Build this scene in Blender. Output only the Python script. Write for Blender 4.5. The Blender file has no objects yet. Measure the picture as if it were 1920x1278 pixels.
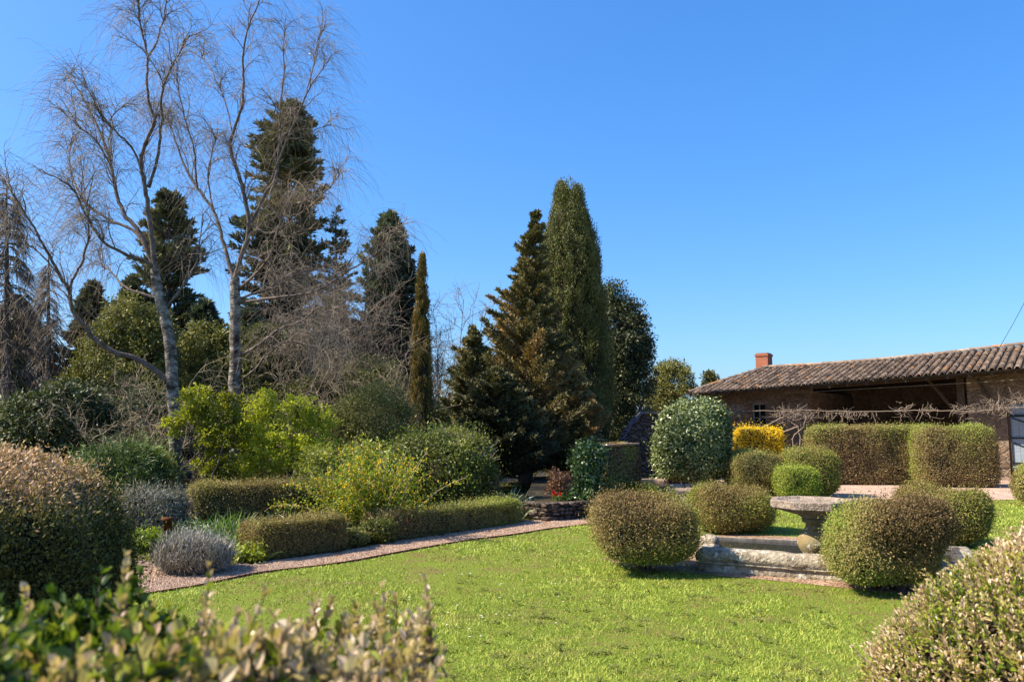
import bpy, math, random
import numpy as np
from mathutils import Vector
R = math.radians
C = bpy.context.scene.collection
scene = bpy.context.scene
# ------------------------------------------------------------------ camera, sky, sun, exposure
EYE = 1.65; F = 1493.0; TH = math.atan(161/F)
cam_d = bpy.data.cameras.new('camera'); cam = bpy.data.objects.new('camera', cam_d); C.objects.link(cam)
cam.location = (0, 0, EYE); cam.rotation_euler = (math.pi/2+TH, 0, 0)
cam_d.sensor_width = 36; cam_d.lens = F/1920*36; cam_d.clip_start = 0.05; cam_d.clip_end = 2000
cam_d.dof.use_dof = True; cam_d.dof.focus_distance = 13; cam_d.dof.aperture_fstop = 6.3
scene.camera = cam
SUN_EL = R(44); SUN_AZ = R(172)         # azimuth counted from +X (right) counter-clockwise... 180 = from the left
sv = Vector((math.cos(SUN_AZ)*math.cos(SUN_EL), -math.sin(SUN_AZ)*math.cos(SUN_EL), math.sin(SUN_EL)))
sd = bpy.data.lights.new('sun', 'SUN'); sd.energy = 5.0; sd.angle = R(0.53); sd.color = (1.0, 0.90, 0.72)
so = bpy.data.objects.new('sun', sd); C.objects.link(so); so.rotation_euler = sv.to_track_quat('Z', 'Y').to_euler()
w = bpy.data.worlds.new('World'); scene.world = w; w.use_nodes = True
wn = w.node_tree.nodes; wl = w.node_tree.links
sky = wn.new('ShaderNodeTexSky'); sky.sky_type = 'NISHITA'; sky.sun_disc = False
sky.sun_elevation = SUN_EL; sky.sun_rotation = math.atan2(sv.x, sv.y)
sky.air_density = 1.0; sky.dust_density = 2.0; sky.ozone_density = 4.0; sky.altitude = 200
bg = wn['Background']; bg.inputs[1].default_value = 0.115
gm = wn.new('ShaderNodeGamma'); gm.inputs[1].default_value = 0.68; hs = wn.new('ShaderNodeHueSaturation'); hs.inputs['Saturation'].default_value = 1.52
mx = wn.new('ShaderNodeMixRGB'); mx.blend_type = 'MULTIPLY'; mx.inputs[0].default_value = 1; mx.inputs[2].default_value = (0.97, 1.25, 1.6, 1)
wl.new(sky.outputs[0], gm.inputs[0]); wl.new(gm.outputs[0], hs.inputs['Color']); wl.new(hs.outputs[0], mx.inputs[1]); wl.new(mx.outputs[0], bg.inputs[0])
scene.view_settings.view_transform = 'Standard'; scene.view_settings.look = 'None'
scene.view_settings.exposure = 1.2; scene.view_settings.gamma = 1
scene.cycles.max_bounces = 5; scene.cycles.diffuse_bounces = 3; scene.cycles.transparent_max_bounces = 4

# ------------------------------------------------------------------ helpers
rng = np.random.default_rng(7)
ct, st = math.cos(TH), math.sin(TH)
def P(px, py, Y):
    x = (px-960)/F; u = (639-py)/F
    dy = ct-u*st; dz = st+u*ct
    return np.array([x*Y/dy, Y, EYE+dz*Y/dy])
def G(px, py, z=0.0):
    x = (px-960)/F; u = (639-py)/F
    dy = ct-u*st; dz = st+u*ct
    k = (z-EYE)/dz
    return np.array([x*k, dy*k, z])
def nrm(a):
    return a/np.maximum(np.linalg.norm(a, axis=-1, keepdims=True), 1e-9)
def sn(p, f, seed=0, n=7):
    r = np.random.default_rng(seed); o = np.zeros(len(p))
    for i in range(n):
        k = nrm(r.normal(size=3))*f*(0.6+1.2*r.random()); o += np.sin(p@k+r.random()*6.28)
    return o/math.sqrt(n/2)
def reseed(*k):
    global rng
    rng = np.random.default_rng([int(abs(v)*97)+1 for v in k])
class MB:
    def __init__(s): s.c = []; s.n = 0
    def add(s, V, Fc, mat=0, rnd=0.5, smooth=False):
        V = np.asarray(V, dtype=np.float32).reshape(-1, 3); Fc = np.asarray(Fc, dtype=np.int32)
        if len(Fc) == 0: return
        rr = np.broadcast_to(np.asarray(rnd, dtype=np.float32), (len(Fc),))
        s.c.append((V, Fc+s.n, mat, rr, smooth)); s.n += len(V)
    def build(s, name, mats, parent=None):
        me = bpy.data.meshes.new(name)
        V = np.concatenate([c[0] for c in s.c]); me.vertices.add(len(V)); me.vertices.foreach_set('co', V.ravel())
        L = np.concatenate([c[1].ravel() for c in s.c])
        tot = np.concatenate([np.full(len(c[1]), c[1].shape[1]) for c in s.c])
        me.loops.add(len(L)); me.loops.foreach_set('vertex_index', L)
        me.polygons.add(len(tot)); me.polygons.foreach_set('loop_start', (np.cumsum(tot)-tot).astype(np.int32))
        me.polygons.foreach_set('material_index', np.concatenate([np.full(len(c[1]), c[2]) for c in s.c]).astype(np.int32))
        me.polygons.foreach_set('use_smooth', np.concatenate([np.full(len(c[1]), c[4]) for c in s.c]))
        at = me.attributes.new('rnd', 'FLOAT', 'FACE'); at.data.foreach_set('value', np.concatenate([c[3] for c in s.c]))
        for m in (mats if isinstance(mats, (list, tuple)) else [mats]): me.materials.append(m)
        me.update()
        o = bpy.data.objects.new(name, me); C.objects.link(o)
        if parent: o.parent = parent
        return o
def tag(o, label=None, cat=None, group=None, kind=None):
    for k, v in (('label', label), ('category', cat), ('group', group), ('kind', kind)):
        if v: o[k] = v
    return o
def empty(name, loc, label, cat, group=None, rz=0):
    o = bpy.data.objects.new(name, None); C.objects.link(o); o.location = Vector([float(v) for v in loc]); o.rotation_euler = (0, 0, rz)
    return tag(o, label, cat, group)
def off(o):      # mesh coordinates were made in world space: shift them into the thing's own frame
    l = o.parent.location
    me = o.data; a = np.empty(len(me.vertices)*3, np.float32); me.vertices.foreach_get('co', a)
    a = a.reshape(-1, 3)-np.array(l, dtype=np.float32); me.vertices.foreach_set('co', a.ravel()); me.update()
    return o
def thing(name, loc, label, cat, parts, group=None):
    e = empty(name, loc, label, cat, group)
    for pn, mb, m in parts:
        if mb.c: off(mb.build(pn, m, e))
    return e
# ------------------------------------------------------------------ materials
def mat(name, rough=0.7, spec=0.3):
    m = bpy.data.materials.new(name); m.use_nodes = True
    b = m.node_tree.nodes['Principled BSDF']; b.inputs['Roughness'].default_value = rough; b.inputs['Specular IOR Level'].default_value = spec
    return m, m.node_tree.nodes, m.node_tree.links, b
def ramp(n, stops, interp='LINEAR'):
    r = n.new('ShaderNodeValToRGB'); e = r.color_ramp.elements; r.color_ramp.interpolation = interp
    while len(e) < len(stops): e.new(0.5)
    for i, (p, c) in enumerate(stops): e[i].position = p; e[i].color = (*c, 1)
    return r
def leafmat(name, stops, rough=0.5, spec=0.35, tr=0.25, noise=0.0):
    m, n, l, b = mat(name, rough, spec)
    a = n.new('ShaderNodeAttribute'); a.attribute_name = 'rnd'
    r = ramp(n, stops); l.new(a.outputs['Fac'], r.inputs[0]); l.new(r.outputs[0], b.inputs['Base Color'])
    if tr > 0:
        t = n.new('ShaderNodeBsdfTranslucent'); g = n.new('ShaderNodeMixRGB'); g.blend_type = 'MULTIPLY'; g.inputs[0].default_value = 1
        g.inputs[2].default_value = (1.25, 1.35, 0.6, 1); l.new(r.outputs[0], g.inputs[1]); l.new(g.outputs[0], t.inputs[0])
        x = n.new('ShaderNodeMixShader'); x.inputs[0].default_value = tr
        l.new(b.outputs[0], x.inputs[1]); l.new(t.outputs[0], x.inputs[2]); l.new(x.outputs[0], n['Material Output'].inputs[0])
    return m
def noisemat(name, stops, scale=5, detail=6, rough=0.85, bump=0.3, bscale=None, stretch=(1, 1, 1), spec=0.2, dist=0.02, extra=None):
    m, n, l, b = mat(name, rough, spec)
    tc = n.new('ShaderNodeTexCoord'); mp = n.new('ShaderNodeMapping'); mp.inputs['Scale'].default_value = stretch
    l.new(tc.outputs['Object'], mp.inputs[0])
    t = n.new('ShaderNodeTexNoise'); t.inputs['Scale'].default_value = scale; t.inputs['Detail'].default_value = detail; t.inputs['Roughness'].default_value = 0.65
    l.new(mp.outputs[0], t.inputs[0]); r = ramp(n, stops); l.new(t.outputs[0], r.inputs[0]); col = r.outputs[0]
    if extra: col = extra(n, l, mp, col)
    l.new(col, b.inputs['Base Color'])
    if bump:
        t2 = n.new('ShaderNodeTexNoise'); t2.inputs['Scale'].default_value = bscale or scale*3; t2.inputs['Detail'].default_value = 5
        l.new(mp.outputs[0], t2.inputs[0]); bp = n.new('ShaderNodeBump'); bp.inputs['Strength'].default_value = bump; bp.inputs['Distance'].default_value = dist
        l.new(t2.outputs[0], bp.inputs['Height']); l.new(bp.outputs[0], b.inputs['Normal'])
    return m
def lichen(thr=0.62, scale=9, c=(0.5, 0.5, 0.45)):
    def f(n, l, mp, col):
        t = n.new('ShaderNodeTexNoise'); t.inputs['Scale'].default_value = scale; t.inputs['Detail'].default_value = 3; l.new(mp.outputs[0], t.inputs[0])
        r = ramp(n, [(thr, (0, 0, 0)), (thr+0.05, (1, 1, 1))]); l.new(t.outputs[0], r.inputs[0])
        x = n.new('ShaderNodeMixRGB'); x.inputs[2].default_value = (*c, 1); l.new(r.outputs[0], x.inputs[0]); l.new(col, x.inputs[1])
        return x.outputs[0]
    return f
M = {}
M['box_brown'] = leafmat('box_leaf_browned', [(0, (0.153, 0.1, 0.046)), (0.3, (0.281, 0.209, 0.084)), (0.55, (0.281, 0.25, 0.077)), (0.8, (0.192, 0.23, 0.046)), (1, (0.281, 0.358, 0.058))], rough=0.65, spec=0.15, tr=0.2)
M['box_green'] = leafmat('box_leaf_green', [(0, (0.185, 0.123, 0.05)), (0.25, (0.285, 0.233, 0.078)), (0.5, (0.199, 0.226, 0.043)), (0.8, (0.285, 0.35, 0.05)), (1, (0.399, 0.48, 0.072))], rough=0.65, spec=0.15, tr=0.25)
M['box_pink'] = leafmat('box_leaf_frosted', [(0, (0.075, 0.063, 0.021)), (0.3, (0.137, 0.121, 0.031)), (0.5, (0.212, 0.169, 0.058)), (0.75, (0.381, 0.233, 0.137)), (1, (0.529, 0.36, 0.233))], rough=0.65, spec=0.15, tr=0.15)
M['box_near'] = leafmat('box_leaf_near', [(0, (0.038, 0.074, 0.01)), (0.25, (0.102, 0.156, 0.015)), (0.45, (0.255, 0.295, 0.025)), (0.58, (0.357, 0.295, 0.102)), (0.78, (0.408, 0.277, 0.17)), (1, (0.578, 0.451, 0.34))], rough=0.38, spec=0.5, tr=0.3)
M['box_pale'] = leafmat('box_leaf_pale_tips', [(0, (0.049, 0.096, 0.013)), (0.25, (0.133, 0.203, 0.019)), (0.45, (0.332, 0.384, 0.033)), (0.58, (0.464, 0.384, 0.133)), (0.78, (0.53, 0.36, 0.221)), (1, (0.751, 0.586, 0.442))], rough=0.38, spec=0.5, tr=0.3)
M['hedge_brown'] = leafmat('hedge_leaf', [(0, (0.14, 0.09, 0.049)), (0.35, (0.28, 0.194, 0.095)), (0.6, (0.254, 0.216, 0.076)), (0.85, (0.216, 0.242, 0.051)), (1, (0.305, 0.361, 0.063))], rough=0.65, spec=0.15, tr=0.2)
M['camellia'] = leafmat('glossy_leaf', [(0, (0.035, 0.048, 0.012)), (0.5, (0.102, 0.131, 0.035)), (1, (0.214, 0.249, 0.095))], rough=0.38, spec=0.55, tr=0.1)
M['ivy'] = leafmat('ivy_leaf', [(0, (0.022, 0.042, 0.011)), (0.5, (0.055, 0.105, 0.022)), (1, (0.133, 0.189, 0.044))], rough=0.35, spec=0.6, tr=0.15)
M['oak'] = leafmat('holm_oak_leaf', [(0, (0.03, 0.038, 0.016)), (0.5, (0.075, 0.088, 0.036)), (0.85, (0.14, 0.15, 0.06)), (1, (0.2, 0.18, 0.07))], rough=0.45, spec=0.4, tr=0.15)
M['cypress'] = leafmat('cypress_leaf', [(0, (0.049, 0.048, 0.013)), (0.5, (0.12, 0.124, 0.036)), (1, (0.218, 0.203, 0.06))], rough=0.7, tr=0.12)
M['cypress_gold'] = leafmat('cypress_leaf_golden', [(0, (0.06, 0.045, 0.01)), (0.5, (0.17, 0.12, 0.03)), (1, (0.3, 0.2, 0.05))], rough=0.7, tr=0.15)
M['yew'] = leafmat('brown_conifer_leaf', [(0, (0.047, 0.046, 0.019)), (0.5, (0.131, 0.121, 0.051)), (0.8, (0.204, 0.169, 0.07)), (1, (0.321, 0.207, 0.088))], rough=0.7, tr=0.12)
M['spruce'] = leafmat('spruce_needle', [(0, (0.042, 0.051, 0.027)), (0.5, (0.127, 0.133, 0.068)), (0.8, (0.194, 0.173, 0.09)), (1, (0.299, 0.22, 0.12))], rough=0.7, tr=0.1)
M['bluefir'] = leafmat('blue_conifer_needle', [(0, (0.034, 0.047, 0.032)), (0.6, (0.101, 0.124, 0.074)), (1, (0.189, 0.203, 0.108))], rough=0.7, tr=0.1)
M['olive'] = leafmat('olive_leaf', [(0, (0.05, 0.05, 0.015)), (0.5, (0.14, 0.14, 0.038)), (1, (0.24, 0.22, 0.06))], rough=0.6, tr=0.2)
M['darkgreen'] = leafmat('dark_leaf', [(0, (0.027, 0.038, 0.016)), (0.6, (0.081, 0.101, 0.035)), (1, (0.176, 0.176, 0.061))], rough=0.55, tr=0.15)
M['bright'] = leafmat('spring_leaf', [(0, (0.14, 0.14, 0.015)), (0.5, (0.33, 0.335, 0.03)), (1, (0.5, 0.5, 0.055))], rough=0.5, tr=0.45)
M['midgreen'] = leafmat('mid_leaf', [(0, (0.067, 0.076, 0.015)), (0.5, (0.157, 0.171, 0.033)), (1, (0.285, 0.294, 0.057))], rough=0.5, tr=0.3)
M['limegreen'] = leafmat('lime_leaf', [(0, (0.07, 0.11, 0.012)), (0.5, (0.17, 0.22, 0.02)), (1, (0.30, 0.33, 0.04))], rough=0.5, tr=0.35)
M['yellow'] = leafmat('forsythia_flower', [(0, (0.304, 0.311, 0.03)), (0.35, (0.607, 0.408, 0.02)), (1, (0.748, 0.505, 0.02))], rough=0.6, tr=0.35)
M['grey'] = leafmat('silver_leaf', [(0, (0.088, 0.081, 0.056)), (0.5, (0.213, 0.206, 0.163)), (1, (0.4, 0.388, 0.338))], rough=0.8, tr=0.1)
M['lavender'] = leafmat('lavender_leaf', [(0, (0.08, 0.065, 0.045)), (0.5, (0.2, 0.173, 0.15)), (1, (0.38, 0.356, 0.33))], rough=0.8, tr=0.1)
M['juniper'] = leafmat('juniper_leaf', [(0, (0.047, 0.068, 0.016)), (0.5, (0.125, 0.174, 0.04)), (1, (0.25, 0.302, 0.07))], rough=0.6, tr=0.2)
M['iris'] = leafmat('strap_leaf', [(0, (0.04, 0.08, 0.015)), (0.5, (0.10, 0.17, 0.03)), (1, (0.26, 0.34, 0.12))], rough=0.35, spec=0.5, tr=0.3)
M['palestrap'] = leafmat('pale_strap_leaf', [(0, (0.1, 0.13, 0.06)), (0.5, (0.2, 0.25, 0.13)), (1, (0.4, 0.45, 0.28))], rough=0.4, spec=0.5, tr=0.2)
M['red'] = leafmat('red_petal', [(0, (0.35, 0.01, 0.01)), (1, (0.75, 0.03, 0.02))], rough=0.5, tr=0.3)
M['redbrown'] = leafmat('reddish_leaf', [(0, (0.1, 0.05, 0.03)), (0.5, (0.22, 0.12, 0.07)), (0.75, (0.3, 0.07, 0.05)), (1, (0.25, 0.24, 0.12))], tr=0.25)
M['grass'] = leafmat('grass_blade', [(0, (0.236, 0.128, 0.065)), (0.14, (0.367, 0.255, 0.078)), (0.3, (0.27, 0.287, 0.044)), (0.6, (0.149, 0.216, 0.019)), (0.85, (0.218, 0.295, 0.03)), (1, (0.385, 0.414, 0.07))], rough=0.6, tr=0.12)
M['white'] = leafmat('white_petal', [(0, (0.7, 0.7, 0.66)), (1, (0.8, 0.8, 0.78))], rough=0.7, tr=0.2)
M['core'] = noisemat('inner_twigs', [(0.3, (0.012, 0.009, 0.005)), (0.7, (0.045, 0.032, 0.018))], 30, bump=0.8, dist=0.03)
M['bark'] = noisemat('grey_brown_bark', [(0.3, (0.06, 0.045, 0.035)), (0.7, (0.16, 0.125, 0.10))], 12, stretch=(1, 1, 0.25), bump=0.6)
M['twig'] = leafmat('bare_twig', [(0, (0.10, 0.07, 0.052)), (0.5, (0.2, 0.155, 0.118)), (1, (0.33, 0.26, 0.2))], tr=0.0, rough=0.8)
M['twig_pale'] = leafmat('pale_twig', [(0, (0.11, 0.085, 0.05)), (0.5, (0.22, 0.17, 0.105)), (1, (0.38, 0.3, 0.21))], tr=0.0, rough=0.8)
M['birch'] = noisemat('birch_bark', [(0.38, (0.035, 0.027, 0.022)), (0.48, (0.13, 0.105, 0.09)), (0.62, (0.34, 0.30, 0.26))], 5.5, detail=8, stretch=(1.0, 1.0, 1.7), bump=0.9, bscale=18, dist=0.04)
M['limb'] = noisemat('brown_branch_bark', [(0.35, (0.07, 0.052, 0.045)), (0.6, (0.17, 0.13, 0.115)), (0.75, (0.32, 0.27, 0.24))], 7, bump=0.4)
M['soil'] = noisemat('soil', [(0.3, (0.025, 0.018, 0.010)), (0.55, (0.06, 0.042, 0.024)), (0.7, (0.06, 0.07, 0.02))], 3, bump=0.8, bscale=25, dist=0.03)
M['stone'] = noisemat('old_limestone', [(0.3, (0.09, 0.065, 0.045)), (0.48, (0.27, 0.22, 0.16)), (0.68, (0.45, 0.39, 0.30))], 9, detail=10, bump=0.8, bscale=28, extra=lichen(0.6, 13, (.46, .45, .38)), dist=0.04)
M['shaded_wetstone'] = noisemat('shade_toned_wet_stone', [(0.3, (0.02, 0.017, 0.015)), (0.6, (0.075, 0.065, 0.058)), (0.75, (0.12, 0.11, 0.11))], 9, bump=0.4, rough=0.5)  # wet inner stone, coloured darker to stand in for shade in the basin
M['stone_bowl'] = noisemat('worn_sandstone', [(0.3, (0.14, 0.10, 0.075)), (0.5, (0.26, 0.2, 0.155)), (0.7, (0.38, 0.31, 0.25))], 14, detail=10, bump=0.9, bscale=45, extra=lichen(0.66, 22, (.42, .4, .36)), dist=0.03)
M['stone_foot'] = noisemat('ochre_stone', [(0.3, (0.13, 0.09, 0.04)), (0.5, (0.22, 0.16, 0.075)), (0.7, (0.2, 0.18, 0.11))], 6, bump=0.4, bscale=40, extra=lichen(0.63, 14, (0.4, 0.4, 0.36)))
M['pinkstone'] = noisemat('pink_sandstone', [(0.3, (0.15, 0.10, 0.075)), (0.6, (0.27, 0.19, 0.15))], 6, bump=0.5)
M['slate'] = noisemat('slate', [(0.3, (0.05, 0.045, 0.06)), (0.7, (0.16, 0.15, 0.18))], 8, bump=0.4)
M['rust'] = noisemat('rusty_iron', [(0.3, (0.05, 0.015, 0.006)), (0.7, (0.15, 0.045, 0.015))], 20, bump=0.3, rough=0.9)
M['wood'] = noisemat('old_timber', [(0.3, (0.045, 0.03, 0.02)), (0.7, (0.12, 0.085, 0.06))], 8, stretch=(6, 6, 0.5), bump=0.5)
M['wire'] = noisemat('wire', [(0.3, (0.05, 0.04, 0.03)), (0.7, (0.09, 0.07, 0.05))], 20, bump=0)
M['glass'], _n, _l, _b = mat('window_glass', 0.08, 0.6); _b.inputs['Base Color'].default_value = (0.012, 0.014, 0.016, 1)
M['paint'] = noisemat('pale_window_paint', [(0.3, (0.26, 0.25, 0.23)), (0.7, (0.36, 0.35, 0.32))], 20, bump=0)
def stonewall(name, c1, c2, mortar, sx=3.2, sz=6.0):
    m, n, l, b = mat(name, 0.9, 0.15)
    tc = n.new('ShaderNodeTexCoord'); mp = n.new('ShaderNodeMapping'); mp.inputs['Scale'].default_value = (sx, sx, sz)
    wz = n.new('ShaderNodeTexNoise'); wz.inputs['Scale'].default_value = 2; l.new(tc.outputs['Object'], wz.inputs[0])
    ad = n.new('ShaderNodeMixRGB'); ad.blend_type = 'ADD'; ad.inputs[0].default_value = 0.25; l.new(tc.outputs['Object'], ad.inputs[1]); l.new(wz.outputs['Color'], ad.inputs[2])
    l.new(ad.outputs[0], mp.inputs[0])
    v = n.new('ShaderNodeTexVoronoi'); v.feature = 'F1'; v.inputs['Scale'].default_value = 1; l.new(mp.outputs[0], v.inputs[0])
    e = n.new('ShaderNodeTexVoronoi'); e.feature = 'DISTANCE_TO_EDGE'; l.new(mp.outputs[0], e.inputs[0]); e.inputs['Scale'].default_value = 1
    sp = n.new('ShaderNodeSeparateColor'); l.new(v.outputs['Color'], sp.inputs[0])
    r = ramp(n, [(0, c1), (1, c2)]); l.new(sp.outputs[0], r.inputs[0])
    ns = n.new('ShaderNodeTexNoise'); ns.inputs['Scale'].default_value = 14; ns.inputs['Detail'].default_value = 6; l.new(tc.outputs['Object'], ns.inputs[0])
    nr = ramp(n, [(0.3, (0.55, 0.55, 0.55)), (0.7, (1.25, 1.25, 1.25))]); l.new(ns.outputs[0], nr.inputs[0])
    mu = n.new('ShaderNodeMixRGB'); mu.blend_type = 'MULTIPLY'; mu.inputs[0].default_value = 1; l.new(r.outputs[0], mu.inputs[1]); l.new(nr.outputs[0], mu.inputs[2])
    er = ramp(n, [(0.03, (0, 0, 0)), (0.10, (1, 1, 1))]); l.new(e.outputs[0], er.inputs[0])
    x = n.new('ShaderNodeMixRGB'); x.inputs[1].default_value = (*mortar, 1); l.new(er.outputs[0], x.inputs[0]); l.new(mu.outputs[0], x.inputs[2])
    l.new(x.outputs[0], b.inputs['Base Color'])
    bp = n.new('ShaderNodeBump'); bp.inputs['Distance'].default_value = 0.03; bp.inputs['Strength'].default_value = 0.9
    mm = n.new('ShaderNodeMath'); mm.operation = 'ADD'; l.new(er.outputs[0], mm.inputs[0]); l.new(ns.outputs[0], mm.inputs[1]); l.new(mm.outputs[0], bp.inputs['Height'])
    l.new(bp.outputs[0], b.inputs['Normal'])
    return m
M['wall'] = stonewall('rubble_stone_wall', (0.14, 0.095, 0.062), (0.25, 0.175, 0.12), (0.2, 0.15, 0.11))
M['drywall'] = stonewall('dark_dry_stone', (0.07, 0.05, 0.042), (0.15, 0.11, 0.09), (0.03, 0.024, 0.018), 4, 9)
def brickmat(name, c1, c2, mortar):
    m, n, l, b = mat(name, 0.9, 0.15)
    tc = n.new('ShaderNodeTexCoord'); sx = n.new('ShaderNodeSeparateXYZ'); l.new(tc.outputs['Object'], sx.inputs[0])
    a = n.new('ShaderNodeMath'); l.new(sx.outputs[0], a.inputs[0]); l.new(sx.outputs[1], a.inputs[1])
    cb = n.new('ShaderNodeCombineXYZ'); l.new(a.outputs[0], cb.inputs[0]); l.new(sx.outputs[2], cb.inputs[1])
    br = n.new('ShaderNodeTexBrick'); br.inputs['Scale'].default_value = 1; br.inputs['Brick Width'].default_value = 0.22; br.inputs['Row Height'].default_value = 0.075
    br.inputs['Mortar Size'].default_value = 0.008; br.inputs['Color1'].default_value = (*c1, 1); br.inputs['Color2'].default_value = (*c2, 1); br.inputs['Mortar'].default_value = (*mortar, 1)
    l.new(cb.outputs[0], br.inputs[0]); l.new(br.outputs[0], b.inputs['Base Color'])
    bp = n.new('ShaderNodeBump'); bp.invert = True; bp.inputs['Distance'].default_value = 0.01; l.new(br.outputs[1], bp.inputs['Height']); l.new(bp.outputs[0], b.inputs['Normal'])
    return m
M['brick'] = brickmat('red_brick', (0.36, 0.10, 0.05), (0.28, 0.085, 0.045), (0.25, 0.2, 0.16))
M['bluepaint'] = noisemat('blue_grey_paint', [(0.3, (0.17, 0.21, 0.25)), (0.7, (0.25, 0.30, 0.345))], 4, stretch=(0.5, 1, 9), bump=0.3, rough=0.6)
M['darkiron'] = noisemat('dark_iron', [(0.3, (0.012, 0.014, 0.018)), (0.7, (0.03, 0.032, 0.035))], 9, bump=0.1, rough=0.5)
# roof tile: colour by tile
m, n, l, b = mat('clay_tile', 0.9, 0.15)
a = n.new('ShaderNodeAttribute'); a.attribute_name = 'rnd'
r = ramp(n, [(0, (0.04, 0.03, 0.022)), (0.3, (0.15, 0.105, 0.075)), (0.7, (0.25, 0.175, 0.125)), (0.93, (0.33, 0.25, 0.19)), (0.95, (0.33, 0.17, 0.08)), (1, (0.35, 0.19, 0.1))]); l.new(a.outputs['Fac'], r.inputs[0])
tn = n.new('ShaderNodeTexNoise'); tn.inputs['Scale'].default_value = 12; tn.inputs['Detail'].default_value = 6
tc = n.new('ShaderNodeTexCoord'); l.new(tc.outputs['Object'], tn.inputs[0]); nr = ramp(n, [(0.3, (0.5, 0.5, 0.5)), (0.7, (1.25, 1.25, 1.25))]); l.new(tn.outputs[0], nr.inputs[0])
mu = n.new('ShaderNodeMixRGB'); mu.blend_type = 'MULTIPLY'; mu.inputs[0].default_value = 1; l.new(r.outputs[0], mu.inputs[1]); l.new(nr.outputs[0], mu.inputs[2]); l.new(mu.outputs[0], b.inputs['Base Color'])
M['tile'] = m
# lawn and gravel
def lawnmat():
    m, n, l, b = mat('lawn_turf', 0.9, 0.1)
    tc = n.new('ShaderNodeTexCoord')
    def nz(s, d=6): t = n.new('ShaderNodeTexNoise'); t.inputs['Scale'].default_value = s; t.inputs['Detail'].default_value = d; t.inputs['Roughness'].default_value = 0.7; l.new(tc.outputs['Object'], t.inputs[0]); return t
    f = nz(60, 4); r = ramp(n, [(0.34, (0.05, 0.075, 0.01)), (0.5, (0.15, 0.2, 0.022)), (0.66, (0.30, 0.35, 0.05))]); l.new(f.outputs[0], r.inputs[0])
    g = nz(1.3, 7); r2 = ramp(n, [(0.5, (0, 0, 0)), (0.66, (0.85, 0.85, 0.85))]); l.new(g.outputs[0], r2.inputs[0])
    h = nz(35, 4); r3 = ramp(n, [(0.38, (0.07, 0.05, 0.02)), (0.62, (0.26, 0.2, 0.075))]); l.new(h.outputs[0], r3.inputs[0])
    x = n.new('ShaderNodeMixRGB'); l.new(r2.outputs[0], x.inputs[0]); l.new(r.outputs[0], x.inputs[1]); l.new(r3.outputs[0], x.inputs[2]); l.new(x.outputs[0], b.inputs['Base Color'])
    bp = n.new('ShaderNodeBump'); bp.inputs['Distance'].default_value = 0.03; bp.inputs['Strength'].default_value = 0.8; l.new(f.outputs[0], bp.inputs['Height']); l.new(bp.outputs[0], b.inputs['Normal'])
    return m
M['lawn'] = lawnmat()
def gravelmat(name, c, sc=45):
    m, n, l, b = mat(name, 0.9, 0.15)
    tc = n.new('ShaderNodeTexCoord'); v = n.new('ShaderNodeTexVoronoi'); v.inputs['Scale'].default_value = sc; l.new(tc.outputs['Object'], v.inputs[0])
    sp = n.new('ShaderNodeSeparateColor'); l.new(v.outputs['Color'], sp.inputs[0]); r = ramp(n, c); l.new(sp.outputs[0], r.inputs[0])
    t = n.new('ShaderNodeTexNoise'); t.inputs['Scale'].default_value = 2.5; t.inputs['Detail'].default_value = 6; l.new(tc.outputs['Object'], t.inputs[0])
    nr = ramp(n, [(0.3, (0.75, 0.72, 0.68)), (0.7, (1.1, 1.1, 1.1))]); l.new(t.outputs[0], nr.inputs[0])
    mu = n.new('ShaderNodeMixRGB'); mu.blend_type = 'MULTIPLY'; mu.inputs[0].default_value = 1; l.new(r.outputs[0], mu.inputs[1]); l.new(nr.outputs[0], mu.inputs[2]); l.new(mu.outputs[0], b.inputs['Base Color'])
    bp = n.new('ShaderNodeBump'); bp.inputs['Distance'].default_value = 0.02; bp.inputs['Strength'].default_value = 0.9; bp.invert = True; l.new(v.outputs[0], bp.inputs['Height']); l.new(bp.outputs[0], b.inputs['Normal'])
    return m
M['gravel'] = gravelmat('pink_gravel', [(0, (0.17, 0.10, 0.065)), (0.5, (0.33, 0.205, 0.14)), (1, (0.48, 0.32, 0.235))])
M['court'] = gravelmat('pale_pink_gravel', [(0, (0.38, 0.25, 0.19)), (0.5, (0.50, 0.34, 0.26)), (1, (0.6, 0.44, 0.36))])
M['pebble'] = leafmat('pebble', [(0, (0.14, 0.08, 0.05)), (0.5, (0.31, 0.2, 0.14)), (1, (0.52, 0.38, 0.28))], tr=0, rough=0.85)
m, n, l, b = mat('basin_water', 0.06, 0.5); b.inputs['Base Color'].default_value = (0.03, 0.032, 0.03, 1)
tn = n.new('ShaderNodeTexNoise'); tn.inputs['Scale'].default_value = 14; bp = n.new('ShaderNodeBump'); bp.inputs['Strength'].default_value = 0.12; bp.inputs['Distance'].default_value = 0.01
l.new(tn.outputs[0], bp.inputs['Height']); l.new(bp.outputs[0], b.inputs['Normal']); M['water'] = m

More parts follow.
